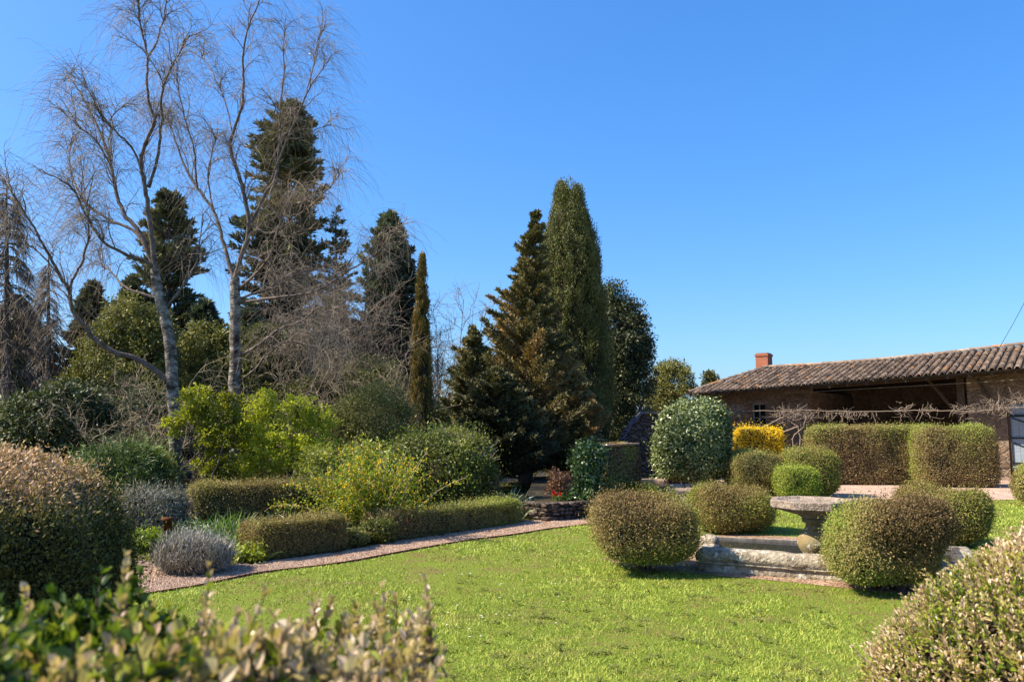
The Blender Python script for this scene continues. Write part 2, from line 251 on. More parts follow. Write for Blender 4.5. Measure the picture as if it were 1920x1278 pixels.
# ------------------------------------------------------------------ geometry makers
def leaves(mb, Pt, D, L, W, rnd, mat=0, N=None):
    n = len(Pt)
    if n == 0: return
    D = nrm(D); N = rng.normal(size=(n, 3)) if N is None else N
    S = nrm(np.cross(D, N)); L = np.broadcast_to(L, (n,))[:, None]; W = np.broadcast_to(W, (n,))[:, None]
    V = np.stack([Pt, Pt+D*L*0.5+S*W*0.5, Pt+D*L, Pt+D*L*0.45-S*W*0.5], 1).reshape(-1, 3)
    mb.add(V, np.arange(4*n).reshape(n, 4), mat, rnd)
def leaf6(mb, Pt, D, N, L, W, rnd, mat=0, fold=0.25, curl=0.15):
    n = len(Pt); D = nrm(D); S = nrm(np.cross(D, N)); N = nrm(np.cross(S, D))
    L = np.broadcast_to(L, (n,))[:, None]; W = np.broadcast_to(W, (n,))[:, None]*0.5
    f = W*fold; V = np.stack([Pt, Pt+D*L*.3+S*W+N*f, Pt+D*L*.72+S*W*.85+N*f, Pt+D*L-N*L*curl, Pt+D*L*.72-S*W*.85+N*f, Pt+D*L*.3-S*W+N*f], 1).reshape(-1, 3)
    i = np.arange(n)[:, None]*6
    mb.add(V, np.concatenate([i+[0, 1, 2, 3], i+[0, 3, 4, 5]]), mat, np.tile(rnd, 2), smooth=False)
def tubes(mb, Pk, Rk, sides=4, mat=0, rnd=0.5, smooth=True):
    B, K, _ = Pk.shape
    if B == 0: return
    T = nrm(np.gradient(Pk, axis=1)); ref = np.array([0.31, 0.87, 0.12])+rng.normal(size=(B, 1, 3))*0.2; ref = np.broadcast_to(ref, T.shape)
    n1 = nrm(np.cross(T, ref)); n2 = np.cross(T, n1)
    a = np.arange(sides)*2*math.pi/sides
    V = Pk[:, :, None, :]+Rk[:, :, None, None]*(n1[:, :, None, :]*np.cos(a)[None, None, :, None]+n2[:, :, None, :]*np.sin(a)[None, None, :, None])
    idx = np.arange(B*K*sides).reshape(B, K, sides); nx = np.roll(idx, -1, axis=2)
    Fc = np.stack([idx[:, :-1], nx[:, :-1], nx[:, 1:], idx[:, 1:]], -1)
    rr = np.broadcast_to(np.asarray(rnd), (B,)); rr = np.repeat(rr, (K-1)*sides)
    mb.add(V.reshape(-1, 3), Fc.reshape(-1, 4), mat, rr, smooth)
def resample(pts, K):
    pts = np.asarray(pts, float); d = np.concatenate([[0], np.cumsum(np.linalg.norm(np.diff(pts, axis=0), axis=1))])
    t = np.linspace(0, d[-1], K); return np.stack([np.interp(t, d, pts[:, i]) for i in range(3)], 1)
def tube1(mb, pts, r0, r1, sides=6, mat=0, K=None, rnd=0.5, jit=0):
    q = resample(pts, K or max(3, len(pts)*3))
    if jit: q[1:-1] += rng.normal(size=q[1:-1].shape)*jit
    tubes(mb, q[None], np.linspace(r0, r1, len(q))[None], sides, mat, rnd)
    return q
def grow(S, D, L, K, bend=0.0, noise=0.15, droop=0.0):
    B = len(S); out = np.empty((B, K, 3)); out[:, 0] = S; d = nrm(D).copy(); step = (np.broadcast_to(L, (B,))/(K-1))[:, None]
    for k in range(1, K):
        d = d+rng.normal(size=(B, 3))*noise; d[:, 2] += bend-droop*k/K*2; d = nrm(d); out[:, k] = out[:, k-1]+d*step
    return out
def spawn(par, n, tmin=0.2, tmax=1.0):
    B, K, _ = par.shape; i = np.repeat(np.arange(B), n); t = tmin+(tmax-tmin)*rng.random(len(i)); u = t*(K-1); k = np.minimum(u.astype(int), K-2); f = (u-k)[:, None]
    return par[i, k]*(1-f)+par[i, k+1]*f, nrm(par[i, k+1]-par[i, k]), t, i
def rperp(T):
    v = rng.normal(size=T.shape); return nrm(v-T*np.sum(v*T, -1, keepdims=True))
def cubegrid(n):
    V = []; Fc = []; g = np.linspace(-1, 1, n+1)
    for ax in range(3):
        for s in (-1, 1):
            A, B_ = np.meshgrid(g, g, indexing='ij'); v = np.zeros((n+1, n+1, 3)); v[..., ax] = s; v[..., (ax+1) % 3] = A*s; v[..., (ax+2) % 3] = B_
            o = len(V)*(n+1)**2; i = np.arange((n+1)**2).reshape(n+1, n+1)+o
            Fc.append(np.stack([i[:-1, :-1], i[1:, :-1], i[1:, 1:], i[:-1, 1:]], -1).reshape(-1, 4)); V.append(v.reshape(-1, 3))
    V = np.concatenate(V); Fc = np.concatenate(Fc)
    u, inv = np.unique(np.round(V, 5), axis=0, return_inverse=True); return u, inv.reshape(-1)[Fc]
CG = {k: cubegrid(k) for k in (1, 4, 8, 14)}
def rotz(p, a):
    c, s = math.cos(a), math.sin(a); q = p.copy(); q[..., 0] = c*p[..., 0]-s*p[..., 1]; q[..., 1] = s*p[..., 0]+c*p[..., 1]; return q
def block(mb, c, h, p=8, n=8, rot=0, amp=0, f=6, mat=0, seed=1, smooth=True, rnd=0.5, tilt=None):
    V, Fc = CG[n]; r = (np.abs(V)**p).sum(1)**(1/p); q = V/r[:, None]*np.array(h)
    if amp: q = q+nrm(V)*(amp*sn(q+np.array(c), f, seed))[:, None]
    if tilt is not None: q = q@np.array(tilt.to_matrix()).T
    mb.add(rotz(q, rot)+np.array(c), Fc, mat, rnd, smooth)
def box(mb, c, h, rot=0, mat=0, rnd=0.5):
    V, Fc = CG[1]; mb.add(rotz(V*np.array(h), rot)+np.array(c), Fc, mat, rnd)
def supsamp(n, a, b, c, p):
    ar = np.array([b*c, a*c, a*b]); ax = rng.choice(3, n, p=ar/ar.sum()); s = rng.choice([-1, 1], n); q = rng.uniform(-1, 1, (n, 3)); q[np.arange(n), ax] = s
    r = (np.abs(q)**p).sum(1)**(1/p); q = q/r[:, None]; N = np.sign(q)*np.abs(q)**(p-1)/np.array([a, b, c]); return q*np.array([a, b, c]), nrm(N)
def topiary(name, label, cat, c, h, m, n, L=0.03, W=0.5, p=2.4, rot=0, z0=0.03, top=0.0, seed=3, bump=0.03, patch=0.3, fp=2.2, base=0.5, group=None, tail=0.03, stems=0, upd=0.5, flat=0, sink=0.05, extra=None, rough=0.7):
    """clipped shrub: c = (x,y), h = half sizes (a,b) and top height"""
    reseed(seed, n)
    a, b_, ztop = h; cz = (ztop-z0)/2; cc = np.array([c[0], c[1], z0+cz])
    q, N = supsamp(n, a, b_, cz, p)
    bm = sn(q, 2.2/max(.4, min(a, b_, cz)), seed)*bump+sn(q, 9, seed+1)*bump*0.4
    dep = -rng.random(n)*sink+rng.exponential(tail, n)*(rng.random(n) < 0.35)
    q2 = q+N*(bm+dep)[:, None]
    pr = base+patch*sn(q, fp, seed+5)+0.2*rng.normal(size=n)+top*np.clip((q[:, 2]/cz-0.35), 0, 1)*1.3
    D = N*.35+np.array([0, 0, upd])+rng.normal(size=(n, 3))*rough; NL = N+rng.normal(size=(n, 3))*.38
    keep = (q2[:, 2] > -cz+0.01) & (rng.random(n) > np.clip((sn(q, 8/max(.5, cz), seed+9)-.8)*.7, 0, .55))
    LL = L*(0.6+0.8*rng.random(n)); mb = MB()
    leaves(mb, (rotz(q2, rot)+cc)[keep], rotz(D, rot)[keep], LL[keep], LL[keep]*W, np.clip(pr, 0, 1)[keep], N=rotz(NL, rot)[keep])
    kk = max(14, n//700); si_ = rng.choice(np.flatnonzero(keep), kk); sl = (.05+.09*rng.random(kk))*min(1, cz*1.3); sdir = nrm(N[si_]*.6+rng.normal(size=(kk, 3))*.3+[0, 0, .7])
    for t_ in (.15, .4, .65, .9): leaves(mb, (rotz(q2[si_]+sdir*(sl*t_)[:, None], rot)+cc), rotz(sdir+rng.normal(size=(kk, 3))*.5, rot), L*1.0, L*W, np.clip(pr[si_]+.15, 0, 1))
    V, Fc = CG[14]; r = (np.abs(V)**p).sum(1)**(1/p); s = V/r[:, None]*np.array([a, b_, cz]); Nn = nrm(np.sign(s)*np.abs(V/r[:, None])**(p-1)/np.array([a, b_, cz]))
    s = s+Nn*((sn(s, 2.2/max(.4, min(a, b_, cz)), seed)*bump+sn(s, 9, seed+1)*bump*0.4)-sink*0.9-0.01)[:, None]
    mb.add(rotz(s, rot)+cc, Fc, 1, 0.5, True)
    parts = [('foliage', mb, [m, M['core']])]
    if stems:
        sb = MB()
        S = np.tile(np.array([c[0], c[1], -0.02]), (stems, 1))+rng.normal(size=(stems, 3))*[.12*a, .12*b_, 0]
        g = grow(S, rng.normal(size=(stems, 3))*[.6, .6, 0]+[0, 0, 1], cz*1.1, 6, 0, .1); tubes(sb, g, np.linspace(.022, .012, 6)[None].repeat(stems, 0), 5)
        parts.append(('stem', sb, M['bark']))
    if extra: parts += extra
    if len(parts) == 1:
        o = mb.build(name, [m, M['core']]); me = o.data
        A = np.empty(len(me.vertices)*3, np.float32); me.vertices.foreach_get('co', A); A = A.reshape(-1, 3)-np.array([c[0], c[1], 0], np.float32); me.vertices.foreach_set('co', A.ravel()); me.update(); o.location = (c[0], c[1], 0)
        return tag(o, label, cat, group)
    return thing(name, (c[0], c[1], 0), label, cat, parts, group)
def inpoly(x, y, poly):
    r = np.zeros(len(x), bool); n = len(poly)
    for i in range(n):
        x1, y1 = poly[i][:2]; x2, y2 = poly[(i+1) % n][:2]
        if y1 == y2: continue
        c = ((y1 > y) != (y2 > y)) & (x < (x2-x1)*(y-y1)/(y2-y1)+x1); r ^= c
    return r
def sheet(name, poly, z, m, kind='structure'):
    me = bpy.data.meshes.new(name); me.from_pydata([(float(p[0]), float(p[1]), z) for p in poly], [], [list(range(len(poly)))]); me.materials.append(m); me.update()
    o = bpy.data.objects.new(name, me); C.objects.link(o)
    if kind: o['kind'] = kind
    return o

# ------------------------------------------------------------------ ground
sheet('ground', [(-600, -60), (600, -60), (600, 900), (-600, 900)], 0.0, M['lawn'])
low = [G(-420, 1230), G(-100, 1180), G(120, 1150), G(266, 1117), G(380, 1097), G(484, 1077), G(589, 1062), G(750, 1037), G(850, 1018), G(985, 999), G(1084, 985), G(1300, 957), G(1440, 941), G(1600, 938), G(1850, 937), G(2300, 938)]
up = [G(-420, 1150), G(60, 1090), G(200, 1060), G(268, 1052), G(330, 1068), G(453, 1057), G(523, 1050), G(641, 1034), G(750, 1013), G(850, 997), G(980, 978), G(1095, 967), G(1240, 932)]
def curve(pts, k=6):     # rounds a line through its points
    p = np.array(pts); q = [p[0]]
    for i in range(len(p)-1):
        a_, b_, c_, d_ = p[max(i-1, 0)], p[i], p[i+1], p[min(i+2, len(p)-1)]
        for t in np.linspace(0, 1, k+1)[1:]: q.append(0.5*((2*b_)+(c_-a_)*t+(2*a_-5*b_+4*c_-d_)*t*t+(3*b_-a_-3*c_+d_)*t**3))
    return np.array(q)
lowc, upc_ = curve(low), curve(up)
lowc[:, :2] += np.stack([sn(lowc, 3, 3)*.02, sn(lowc, 4, 5)*.035], 1)
pathpoly = [tuple(p) for p in lowc[:66]]+[tuple(p) for p in upc_[::-1]]
courtpoly = [tuple(p) for p in lowc[65:]]+[(60, 17.5, 0), (60, 60, 0), (4, 45, 0), (3, 26, 0), tuple(upc_[-1])]
sheet('gravel_path', pathpoly, 0.006, M['gravel'])
sheet('gravel_courtyard', courtpoly, 0.010, M['court'])
bedpoly = [tuple(p) for p in upc_]+[(3, 26, 0), (4, 45, 0), (-60, 60, 0), (-60, 6, 0)]
sheet('flower_bed', bedpoly, 0.014, M['soil'])
ring = [tuple(G(*p_)[:2]) for p_ in ((1128, 1046), (1200, 1066), (1320, 1076), (1480, 1091), (1600, 1104), (1700, 1113), (1775, 1097), (1830, 1050))]+[(6.2, 10.4), (5.6, 11.3), (3.3, 12.5), (1.7, 10.4)]
ringc = curve([(a_, b_, 0) for a_, b_ in ring+[ring[0]]])
sheet('basin_surround_earth', [tuple(p) for p in ringc[:-1]], 0.004, M['gravel'])
# thin worn gravel and soil edge strip
# grass blades
n = 620000
th = rng.uniform(R(-37), R(36), n); rr = 4.2+(24-4.2)*rng.random(n)**1.25
gx, gy = rr*np.sin(th), rr*np.cos(th)
ok = ~(inpoly(gx, gy, pathpoly) | inpoly(gx, gy, courtpoly) | inpoly(gx, gy, bedpoly) | (inpoly(gx, gy, ringc) & (rng.random(n) > 0.12+0.3*(sn(np.c_[gx, gy, gx*0], 4, 77) > .6))))
gx, gy, rr = gx[ok], gy[ok], rr[ok]; g = np.stack([gx, gy, np.zeros(len(gx))], 1)
pv = sn(g, 1.1, 11)*0.09+sn(g, 3.3, 12)*0.14+sn(g, 9, 13)*0.14+sn(g, 25, 14)*0.09-.02
k = rng.random(len(g)) < np.clip(0.72+pv*1.2, 0.2, 1); g, rr, pv = g[k], rr[k], pv[k]; n = len(g)
D = nrm(rng.normal(size=(n, 3))*[.75, .75, .2]+[0, 0, .75]); L = (0.016+0.022*rng.random(n))*(1+.3*np.clip(pv*3, -1, 1))
S = rperp(D)*[1, 1, .3]; Wd = (0.0030*np.maximum(1, rr/6.5))[:, None]
V = np.stack([g-S*Wd, g+S*Wd, g+D*L[:, None]], 1).reshape(-1, 3)
mb = MB(); mb.add(V, np.arange(3*n).reshape(n, 3), 0, np.clip(0.52+pv*1.5+0.30*rng.normal(size=n), 0, 1))
tag(mb.build('grass', M['grass']), 'short green lawn grass with drier brown patches', 'grass', kind='stuff')
# daisies
n = 120; th = rng.uniform(R(-12), R(14), n); r_ = 6+8*rng.random(n); c = np.stack([r_*np.sin(th), r_*np.cos(th), 0.045+0*r_], 1)
ok = ~(inpoly(c[:, 0], c[:, 1], pathpoly) | inpoly(c[:, 0], c[:, 1], ringc) | inpoly(c[:, 0], c[:, 1], bedpoly)); c = c[ok & (sn(c, 1.4, 31) > 0.2)]
mb = MB()
for k in range(5): leaves(mb, c, np.stack([np.cos(k*1.256+0*c[:, 0]), np.sin(k*1.256+0*c[:, 0]), .25+0*c[:, 0]], 1), .012, .009, .5, 0, N=np.tile([0, 0, 1.], (len(c), 1)))
tag(mb.build('daisies', M['white']), 'tiny white daisies scattered through the lawn', 'daisies', kind='stuff')
# broad leaved weeds, dry leaves, edging strip
n = 700; th = rng.uniform(R(-30), R(30), n); r_ = 4.8+10*rng.random(n); c = np.stack([r_*np.sin(th), r_*np.cos(th), 0.012+0*r_], 1)
ok = ~(inpoly(c[:, 0], c[:, 1], pathpoly) | inpoly(c[:, 0], c[:, 1], ringc) | inpoly(c[:, 0], c[:, 1], bedpoly)); c = c[ok & (sn(c, .9, 33)+.5*sn(c, 4, 34) > .3)]; i = np.repeat(np.arange(len(c)), 9); az_ = rng.random(len(i))*6.28
mb = MB(); leaves(mb, c[i]+rng.normal(size=(len(i), 3))*[.03, .03, 0], np.stack([np.cos(az_), np.sin(az_), .35+0*az_], 1), .045, .022, .25+.3*rng.random(len(i)), 0, N=np.tile([0, 0, 1.], (len(i), 1)))
tag(mb.build('lawn_weeds', M['midgreen']), 'flat darker weeds and clover between the lawn grass', 'weeds', kind='stuff')
n = 1500; x = rng.uniform(-5.5, 7, n); y = rng.uniform(5, 16, n); ok = ~inpoly(x, y, bedpoly); c = np.stack([x[ok], y[ok], .022+0*x[ok]], 1); d_ = np.minimum(np.hypot(c[:, 0]-1.6, c[:, 1]-9.0), np.hypot(c[:, 0]-3.7, c[:, 1]-7.7)); pe = np.array([np.abs(np.hypot(upc_[:, 0]-p[0], upc_[:, 1]-p[1])).min() for p in c]); c = c[(rng.random(len(c)) < np.exp(-np.minimum(d_, pe)*1.6)+.05)]; n = len(c)
mb = MB(); leaves(mb, c, rng.normal(size=(n, 3))*[1, 1, .25], .03+.02*rng.random(n), .018, rng.random(n)*.5, 0, N=rng.normal(size=(n, 3))*.3+[0, 0, 1])
tag(mb.build('fallen_leaves', M['redbrown']), 'dry brown leaves lying by the hedges and box balls', 'dead leaves', kind='stuff')
e_ = lowc[6:62].copy(); o_ = np.array([0, .02, 0]); V = np.stack([e_+[0, 0, -.01], e_+[0, 0, .022], e_+o_+[0, 0, .022], e_+o_+[0, 0, -.01]], 1); idx = np.arange(len(e_)*4).reshape(-1, 4); mb = MB()
mb.add(V.reshape(-1, 3), np.stack([idx[:-1, :3], idx[:-1, 1:], idx[1:, 1:], idx[1:, :3]], -1).reshape(-1, 4)); tag(mb.build('lawn_edging', M['rust']), 'thin rusty metal strip between the gravel path and the lawn', 'edging')
# loose pebbles on the path
n = 45000; i = rng.integers(0, 60, n); t = rng.random((n, 1)); u = rng.random((n, 1))
A = lowc[i]*(1-t)+lowc[i+1]*t; ii = np.minimum((i*len(upc_)/66).astype(int), len(upc_)-2); B_ = upc_[ii]*(1-t)+upc_[ii+1]*t; c = A*(1-u)+B_*u; c[:, 2] = 0.008
ok = inpoly(c[:, 0], c[:, 1], pathpoly) & (c[:, 0] > -7) & (c[:, 1] < 16); c = c[ok]; n = len(c)
s = (0.005+0.007*rng.random(n))[:, None]; a_ = rng.random(n)*6.28
ca, sa = np.cos(a_)[:, None], np.sin(a_)[:, None]; X = np.concatenate([ca, sa, 0*ca], 1)*s*1.3; Yv = np.concatenate([-sa, ca, 0*ca], 1)*s; Z = np.array([0, 0, 1.])*s*.9
V = np.stack([c+X, c+Yv, c-X, c-Yv, c+Z], 1).reshape(-1, 3); b0 = np.arange(n)[:, None]*5
Fc = np.concatenate([b0+[0, 1, 4], b0+[1, 2, 4], b0+[2, 3, 4], b0+[3, 0, 4]]); mb = MB(); mb.add(V, Fc, 0, np.tile(rng.random(n), 4))
tag(mb.build('path_pebbles', M['pebble']), 'loose pinkish pebbles covering the curved path', 'gravel', kind='stuff')
# ground cover and litter in the beds
n = 60000; x = rng.uniform(-10, 4, n); y = rng.uniform(8, 24, n); ok = inpoly(x, y, bedpoly); x, y = x[ok], y[ok]; c = np.stack([x, y, 0.012+0*x], 1)
pv = sn(c, 2.0, 41); c = c[pv > -0.2]; n = len(c); mb = MB()
leaves(mb, c, rng.normal(size=(n, 3))*[1, 1, .4]+[0, 0, .8], .05+.05*rng.random(n), .028, np.clip(.4+.3*sn(c, 3, 43)+.25*rng.normal(size=n), 0, 1))
tag(mb.build('bed_ground_cover', M['midgreen']), 'low leafy ground cover in the flower beds', 'ground cover', kind='stuff')

# ------------------------------------------------------------------ basin and fountain bowl
bp_ = [np.array(v) for v in ((2.2, 9.4), (4.75, 8.25), (5.85, 10.5), (2.85, 11.75))]
prof = [(.04, 0), (.045, .04), (.03, .07), (.025, .088), (.058, .096), (.062, .11), (.052, .118), (.07, .135), (.078, .17), (.07, .215), (.04, .25), (0, .264), (-.12, .262), (-.19, .245), (-.22, .2), (-.225, .04)]
cen = sum(bp_)/4; loop = []; cn = []
for i in range(4):
    a_, b_ = bp_[i], bp_[(i+1) % 4]; pv_ = bp_[i-1]
    def en(p, q): d = (q-p)/np.linalg.norm(q-p); return np.array([d[1], -d[0]])
    n1, n2 = en(pv_, a_), en(a_, b_); m_ = (n1+n2)/(1+n1@n2)
    loop.append(a_); cn.append(m_)
    for t in np.linspace(0, 1, 26)[1:-1]: loop.append(a_*(1-t)+b_*t); cn.append(n2)
loop = np.array(loop); cn = np.array(cn)
bk_ = np.interp(np.arange(len(loop))/26., [0, 1, 1.8, 2, 3, 3.2, 4], [1, 1, .8, .45, .45, .8, 1])
V = np.array([[*(loop[i]+cn[i]*o_*bk_[i]), z_] for i in range(len(loop)) for (o_, z_) in prof]); Kp = len(prof); Nn = len(loop)
dirn = np.array([[*(cn[i]*(1 if o_ > -.1 else -1)), .6] for i in range(Nn) for (o_, z_) in prof])
V = V+nrm(dirn)*((sn(V, 4, 51)*.004+sn(V, 15, 52)*.003)[:, None])
joint = np.array([1.0 if (i % 26) in (9, 18) else 0 for i in range(Nn) for _ in prof]); V[:, 2] -= joint*.012*(V[:, 2] > .1); hf = np.repeat(np.interp(np.arange(Nn)/26+.0, [0, 1, 2, 3, 3.6, 4], [1, 1, .4, .3, .7, 1]), Kp); V[:, 2] *= hf
idx = np.arange(Nn*Kp).reshape(Nn, Kp); nx = np.roll(idx, -1, 0)
mbr = MB(); mbr.add(V, np.stack([idx[:, :12], nx[:, :12], nx[:, 1:13], idx[:, 1:13]], -1).reshape(-1, 4), 0, .5, True)
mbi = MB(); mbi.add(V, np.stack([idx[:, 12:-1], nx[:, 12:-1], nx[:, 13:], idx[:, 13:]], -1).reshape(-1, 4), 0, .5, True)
be = empty('stone_basin', (cen[0], cen[1], 0), 'low weathered stone basin with rounded lichened rim round the birdbath', 'basin')
off(mbr.build('rim', M['stone'], be)); off(mbi.build('inner_wall', M['shaded_wetstone'], be))
mc = MB(); V4 = [[*(bp_[i]+np.array([0, 0])), .03] for i in range(4)]; mc.add(V4, [[0, 1, 2, 3]]); off(mc.build('basin_floor', M['shaded_wetstone'], be))
mc = MB()
block(mc, (2.62, 10.75, .13), (.13, .11, .11), 2.6, 8, -.4, .012, 8, seed=4); off(mc.build('corner_boulder', M['stone'], be))
wv = [(v-cen)*.93+cen for v in bp_]
sheet('water', [(*v, 0) for v in wv], 0.055, M['water'])
# bowl
mb = MB(); cx, cy = 3.62, 9.72; a0 = R(180+1)
def oct_ring(r, z): return [[cx+r*math.cos(a0+k*math.pi/4), cy+r*math.sin(a0+k*math.pi/4), z] for k in range(8)]
rings = [(0.15, .57), (.2, .605), (.34, .645), (.505, .692), (.515, .70), (.52, .775), (.51, .785), (.44, .785), (.40, .76), (.2, .715), (.02, .705)]
V = np.array([p for r_, z in rings for p in oct_ring(r_, z)]); V += np.random.default_rng(3).normal(size=V.shape)*.002
idx = np.arange(len(rings)*8).reshape(-1, 8); nx = np.roll(idx, -1, 1)
mb.add(V, np.stack([idx[:-1], nx[:-1], nx[1:], idx[1:]], -1).reshape(-1, 4))
ped = MB(); pr = [(.19, .02), (.19, .10), (.135, .115), (.13, .14), (.165, .18), (.195, .24), (.2, .285), (.185, .34), (.14, .40), (.105, .45), (.095, .485), (.10, .505), (.135, .52), (.14, .56), (.1, .57)]
q = np.array([[cx+r_*math.cos(k*math.pi/16), cy+r_*math.sin(k*math.pi/16), z] for r_, z in pr for k in range(32)]); idx = np.arange(len(pr)*32).reshape(-1, 32); nx = np.roll(idx, -1, 1)
ped.add(q, np.stack([idx[:-1], nx[:-1], nx[1:], idx[1:]], -1).reshape(-1, 4), 0, .5, True)
thing('stone_birdbath', (cx, cy, 0), 'octagonal stone birdbath bowl on a bulbous pedestal standing in the basin', 'birdbath', [('bowl', mb, M['stone_bowl']), ('pedestal', ped, M['stone_foot'])])

# ------------------------------------------------------------------ clipped box balls and hedges
def Xr(px, Y): return (px-960)/F*Y
def X(px, Y): return (px-960)/F*(Y*ct+(0.5-EYE)*st)
gb = 'clipped box balls at the corners of the basin'
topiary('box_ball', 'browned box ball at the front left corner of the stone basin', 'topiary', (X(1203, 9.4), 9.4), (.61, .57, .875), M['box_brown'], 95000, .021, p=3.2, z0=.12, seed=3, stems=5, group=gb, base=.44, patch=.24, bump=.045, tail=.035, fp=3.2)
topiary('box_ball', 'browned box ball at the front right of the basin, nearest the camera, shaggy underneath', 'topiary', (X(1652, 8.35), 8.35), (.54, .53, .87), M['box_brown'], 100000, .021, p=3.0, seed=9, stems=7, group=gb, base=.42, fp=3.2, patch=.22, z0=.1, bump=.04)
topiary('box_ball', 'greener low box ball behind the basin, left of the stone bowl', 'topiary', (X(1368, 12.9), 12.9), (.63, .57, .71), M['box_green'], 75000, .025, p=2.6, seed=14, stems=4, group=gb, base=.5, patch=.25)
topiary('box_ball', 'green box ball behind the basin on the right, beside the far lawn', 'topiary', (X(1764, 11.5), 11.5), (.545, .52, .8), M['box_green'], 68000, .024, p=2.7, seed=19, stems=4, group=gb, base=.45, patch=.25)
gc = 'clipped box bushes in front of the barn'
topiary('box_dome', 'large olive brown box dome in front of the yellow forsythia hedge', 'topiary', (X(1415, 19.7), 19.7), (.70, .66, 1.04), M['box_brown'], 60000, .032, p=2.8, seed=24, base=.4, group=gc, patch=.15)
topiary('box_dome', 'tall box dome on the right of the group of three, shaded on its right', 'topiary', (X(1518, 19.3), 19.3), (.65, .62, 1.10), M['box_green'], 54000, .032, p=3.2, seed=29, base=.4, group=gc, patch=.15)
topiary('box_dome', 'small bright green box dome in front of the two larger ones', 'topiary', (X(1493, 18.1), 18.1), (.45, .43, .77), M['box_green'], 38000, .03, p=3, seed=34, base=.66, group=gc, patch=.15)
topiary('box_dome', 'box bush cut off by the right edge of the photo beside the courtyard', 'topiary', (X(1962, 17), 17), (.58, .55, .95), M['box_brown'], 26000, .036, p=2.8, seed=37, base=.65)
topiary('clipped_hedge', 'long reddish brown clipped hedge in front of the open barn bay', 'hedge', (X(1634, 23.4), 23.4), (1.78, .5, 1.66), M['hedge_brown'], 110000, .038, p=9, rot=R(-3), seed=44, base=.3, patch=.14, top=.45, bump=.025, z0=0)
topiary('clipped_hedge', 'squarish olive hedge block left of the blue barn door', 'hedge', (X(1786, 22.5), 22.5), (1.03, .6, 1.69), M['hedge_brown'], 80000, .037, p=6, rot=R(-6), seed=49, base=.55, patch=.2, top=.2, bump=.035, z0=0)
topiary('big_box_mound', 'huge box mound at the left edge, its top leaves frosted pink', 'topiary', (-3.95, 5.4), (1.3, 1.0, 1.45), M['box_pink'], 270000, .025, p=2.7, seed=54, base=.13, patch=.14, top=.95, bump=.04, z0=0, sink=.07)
def hedge_between(label, p1, p2, depth, zt, m, n, L, seed, **k):
    a_ = np.array([X(p1[0], p1[1]), p1[1]]); b_ = np.array([X(p2[0], p2[1]), p2[1]]); d = b_-a_; ln = np.linalg.norm(d); rt = math.atan2(d[1], d[0])
    nn = np.array([-d[1], d[0]])/ln; c = (a_+b_)/2+nn*depth/2
    return topiary('low_box_hedge', label, 'hedge', c, (ln/2, depth/2, zt), m, n, L, p=k.pop('p', 9), rot=rt, seed=seed, bump=k.pop('bump', .014), z0=0, group='low clipped hedges edging the flower bed', **k)
hedge_between('taller box hedge block beside the white birch trunk', (352, 12.3), (672, 13.2), .75, .77, M['box_brown'], 90000, .025, 59, base=.42, patch=.18, top=.25)
hedge_between('short low hedge block on the path edge behind the lavender', (486, 9.95), (655, 10.95), .55, .47, M['box_brown'], 66000, .021, 64, base=.32, patch=.12, top=.1)
hedge_between('long low hedge running along the path towards the dark conifers', (722, 11.55), (982, 14.0), .55, .40, M['hedge_brown'], 80000, .023, 69, base=.38, patch=.2, top=.15)
hedge_between('small dark hedge block below the big conifer beside the leafy dome', (862, 14.6), (938, 15.1), .7, .78, M['hedge_brown'], 18000, .03, 74, base=.3, top=.3)
topiary('shrub_dome', 'broad leafy dome with bare twigs on top between forsythia and dark conifer', 'shrub', (X(818, 15.2), 15.2), (1.02, .8, 1.5), M['midgreen'], 42000, .05, p=2.6, seed=79, base=.62, patch=.3, bump=.07, z0=0, tail=.08)
topiary('forsythia_hedge', 'clipped yellow flowering hedge under the barn window', 'hedge', (X(1420, 24.2), 24.2), (.76, .4, 1.58), M['yellow'], 15000, .045, p=6, seed=84, base=.88, top=.4, bump=.04, z0=.4, tail=.06)
topiary('camellia', 'tall rounded bush of glossy dark leaves beside the ruined wall', 'shrub', (X(1299, 20.3), 20.3), (.82, .78, 2.3), M['camellia'], 36000, .075, W=.55, p=2.9, seed=89, base=.5, patch=.25, bump=.075, tail=.05, z0=.3, stems=5, upd=-.2, rough=1.0)
topiary('lavender', 'round grey lavender bush at the bend of the gravel path', 'shrub', (X(366, 9.35), 9.35), (.43, .38, .33), M['lavender'], 20000, .06, W=.12, p=2.3, seed=94, base=.5, z0=0, top=.3, bump=.03, tail=.05, upd=1.2)
topiary('santolina', 'silvery grey bush between the box mound and the birch trunk', 'shrub', (X(288, 11.7), 11.7), (.42, .4, .76), M['grey'], 18000, .06, W=.15, p=2.5, seed=99, base=.45, z0=0, bump=.05, tail=.06)
topiary('juniper', 'feathery green juniper bush behind the huge box mound', 'shrub', (X(222, 14), 14), (.85, .7, 1.3), M['juniper'], 26000, .11, W=.13, p=2.3, seed=104, base=.5, z0=0, bump=.08, tail=.1, upd=.2)
topiary('small_shrub', 'small mixed green bush at the foot of the birch', 'shrub', (X(338, 11.5), 11.5), (.2, .2, .33), M['midgreen'], 4000, .04, p=2.3, seed=109, base=.5, z0=0, bump=.03)
topiary('low_shrub', 'low grey green cushion plant in the gap between the path hedges', 'plant', (X(672, 11.3), 11.3), (.2, .2, .22), M['olive'], 5000, .03, p=2.2, seed=112, base=.7, z0=0)
topiary('low_shrub', 'low lime green cushion plant beside the long path hedge', 'plant', (X(704, 11.6), 11.6), (.22, .2, .28), M['midgreen'], 5000, .035, p=2.2, seed=114, base=.6, z0=0)
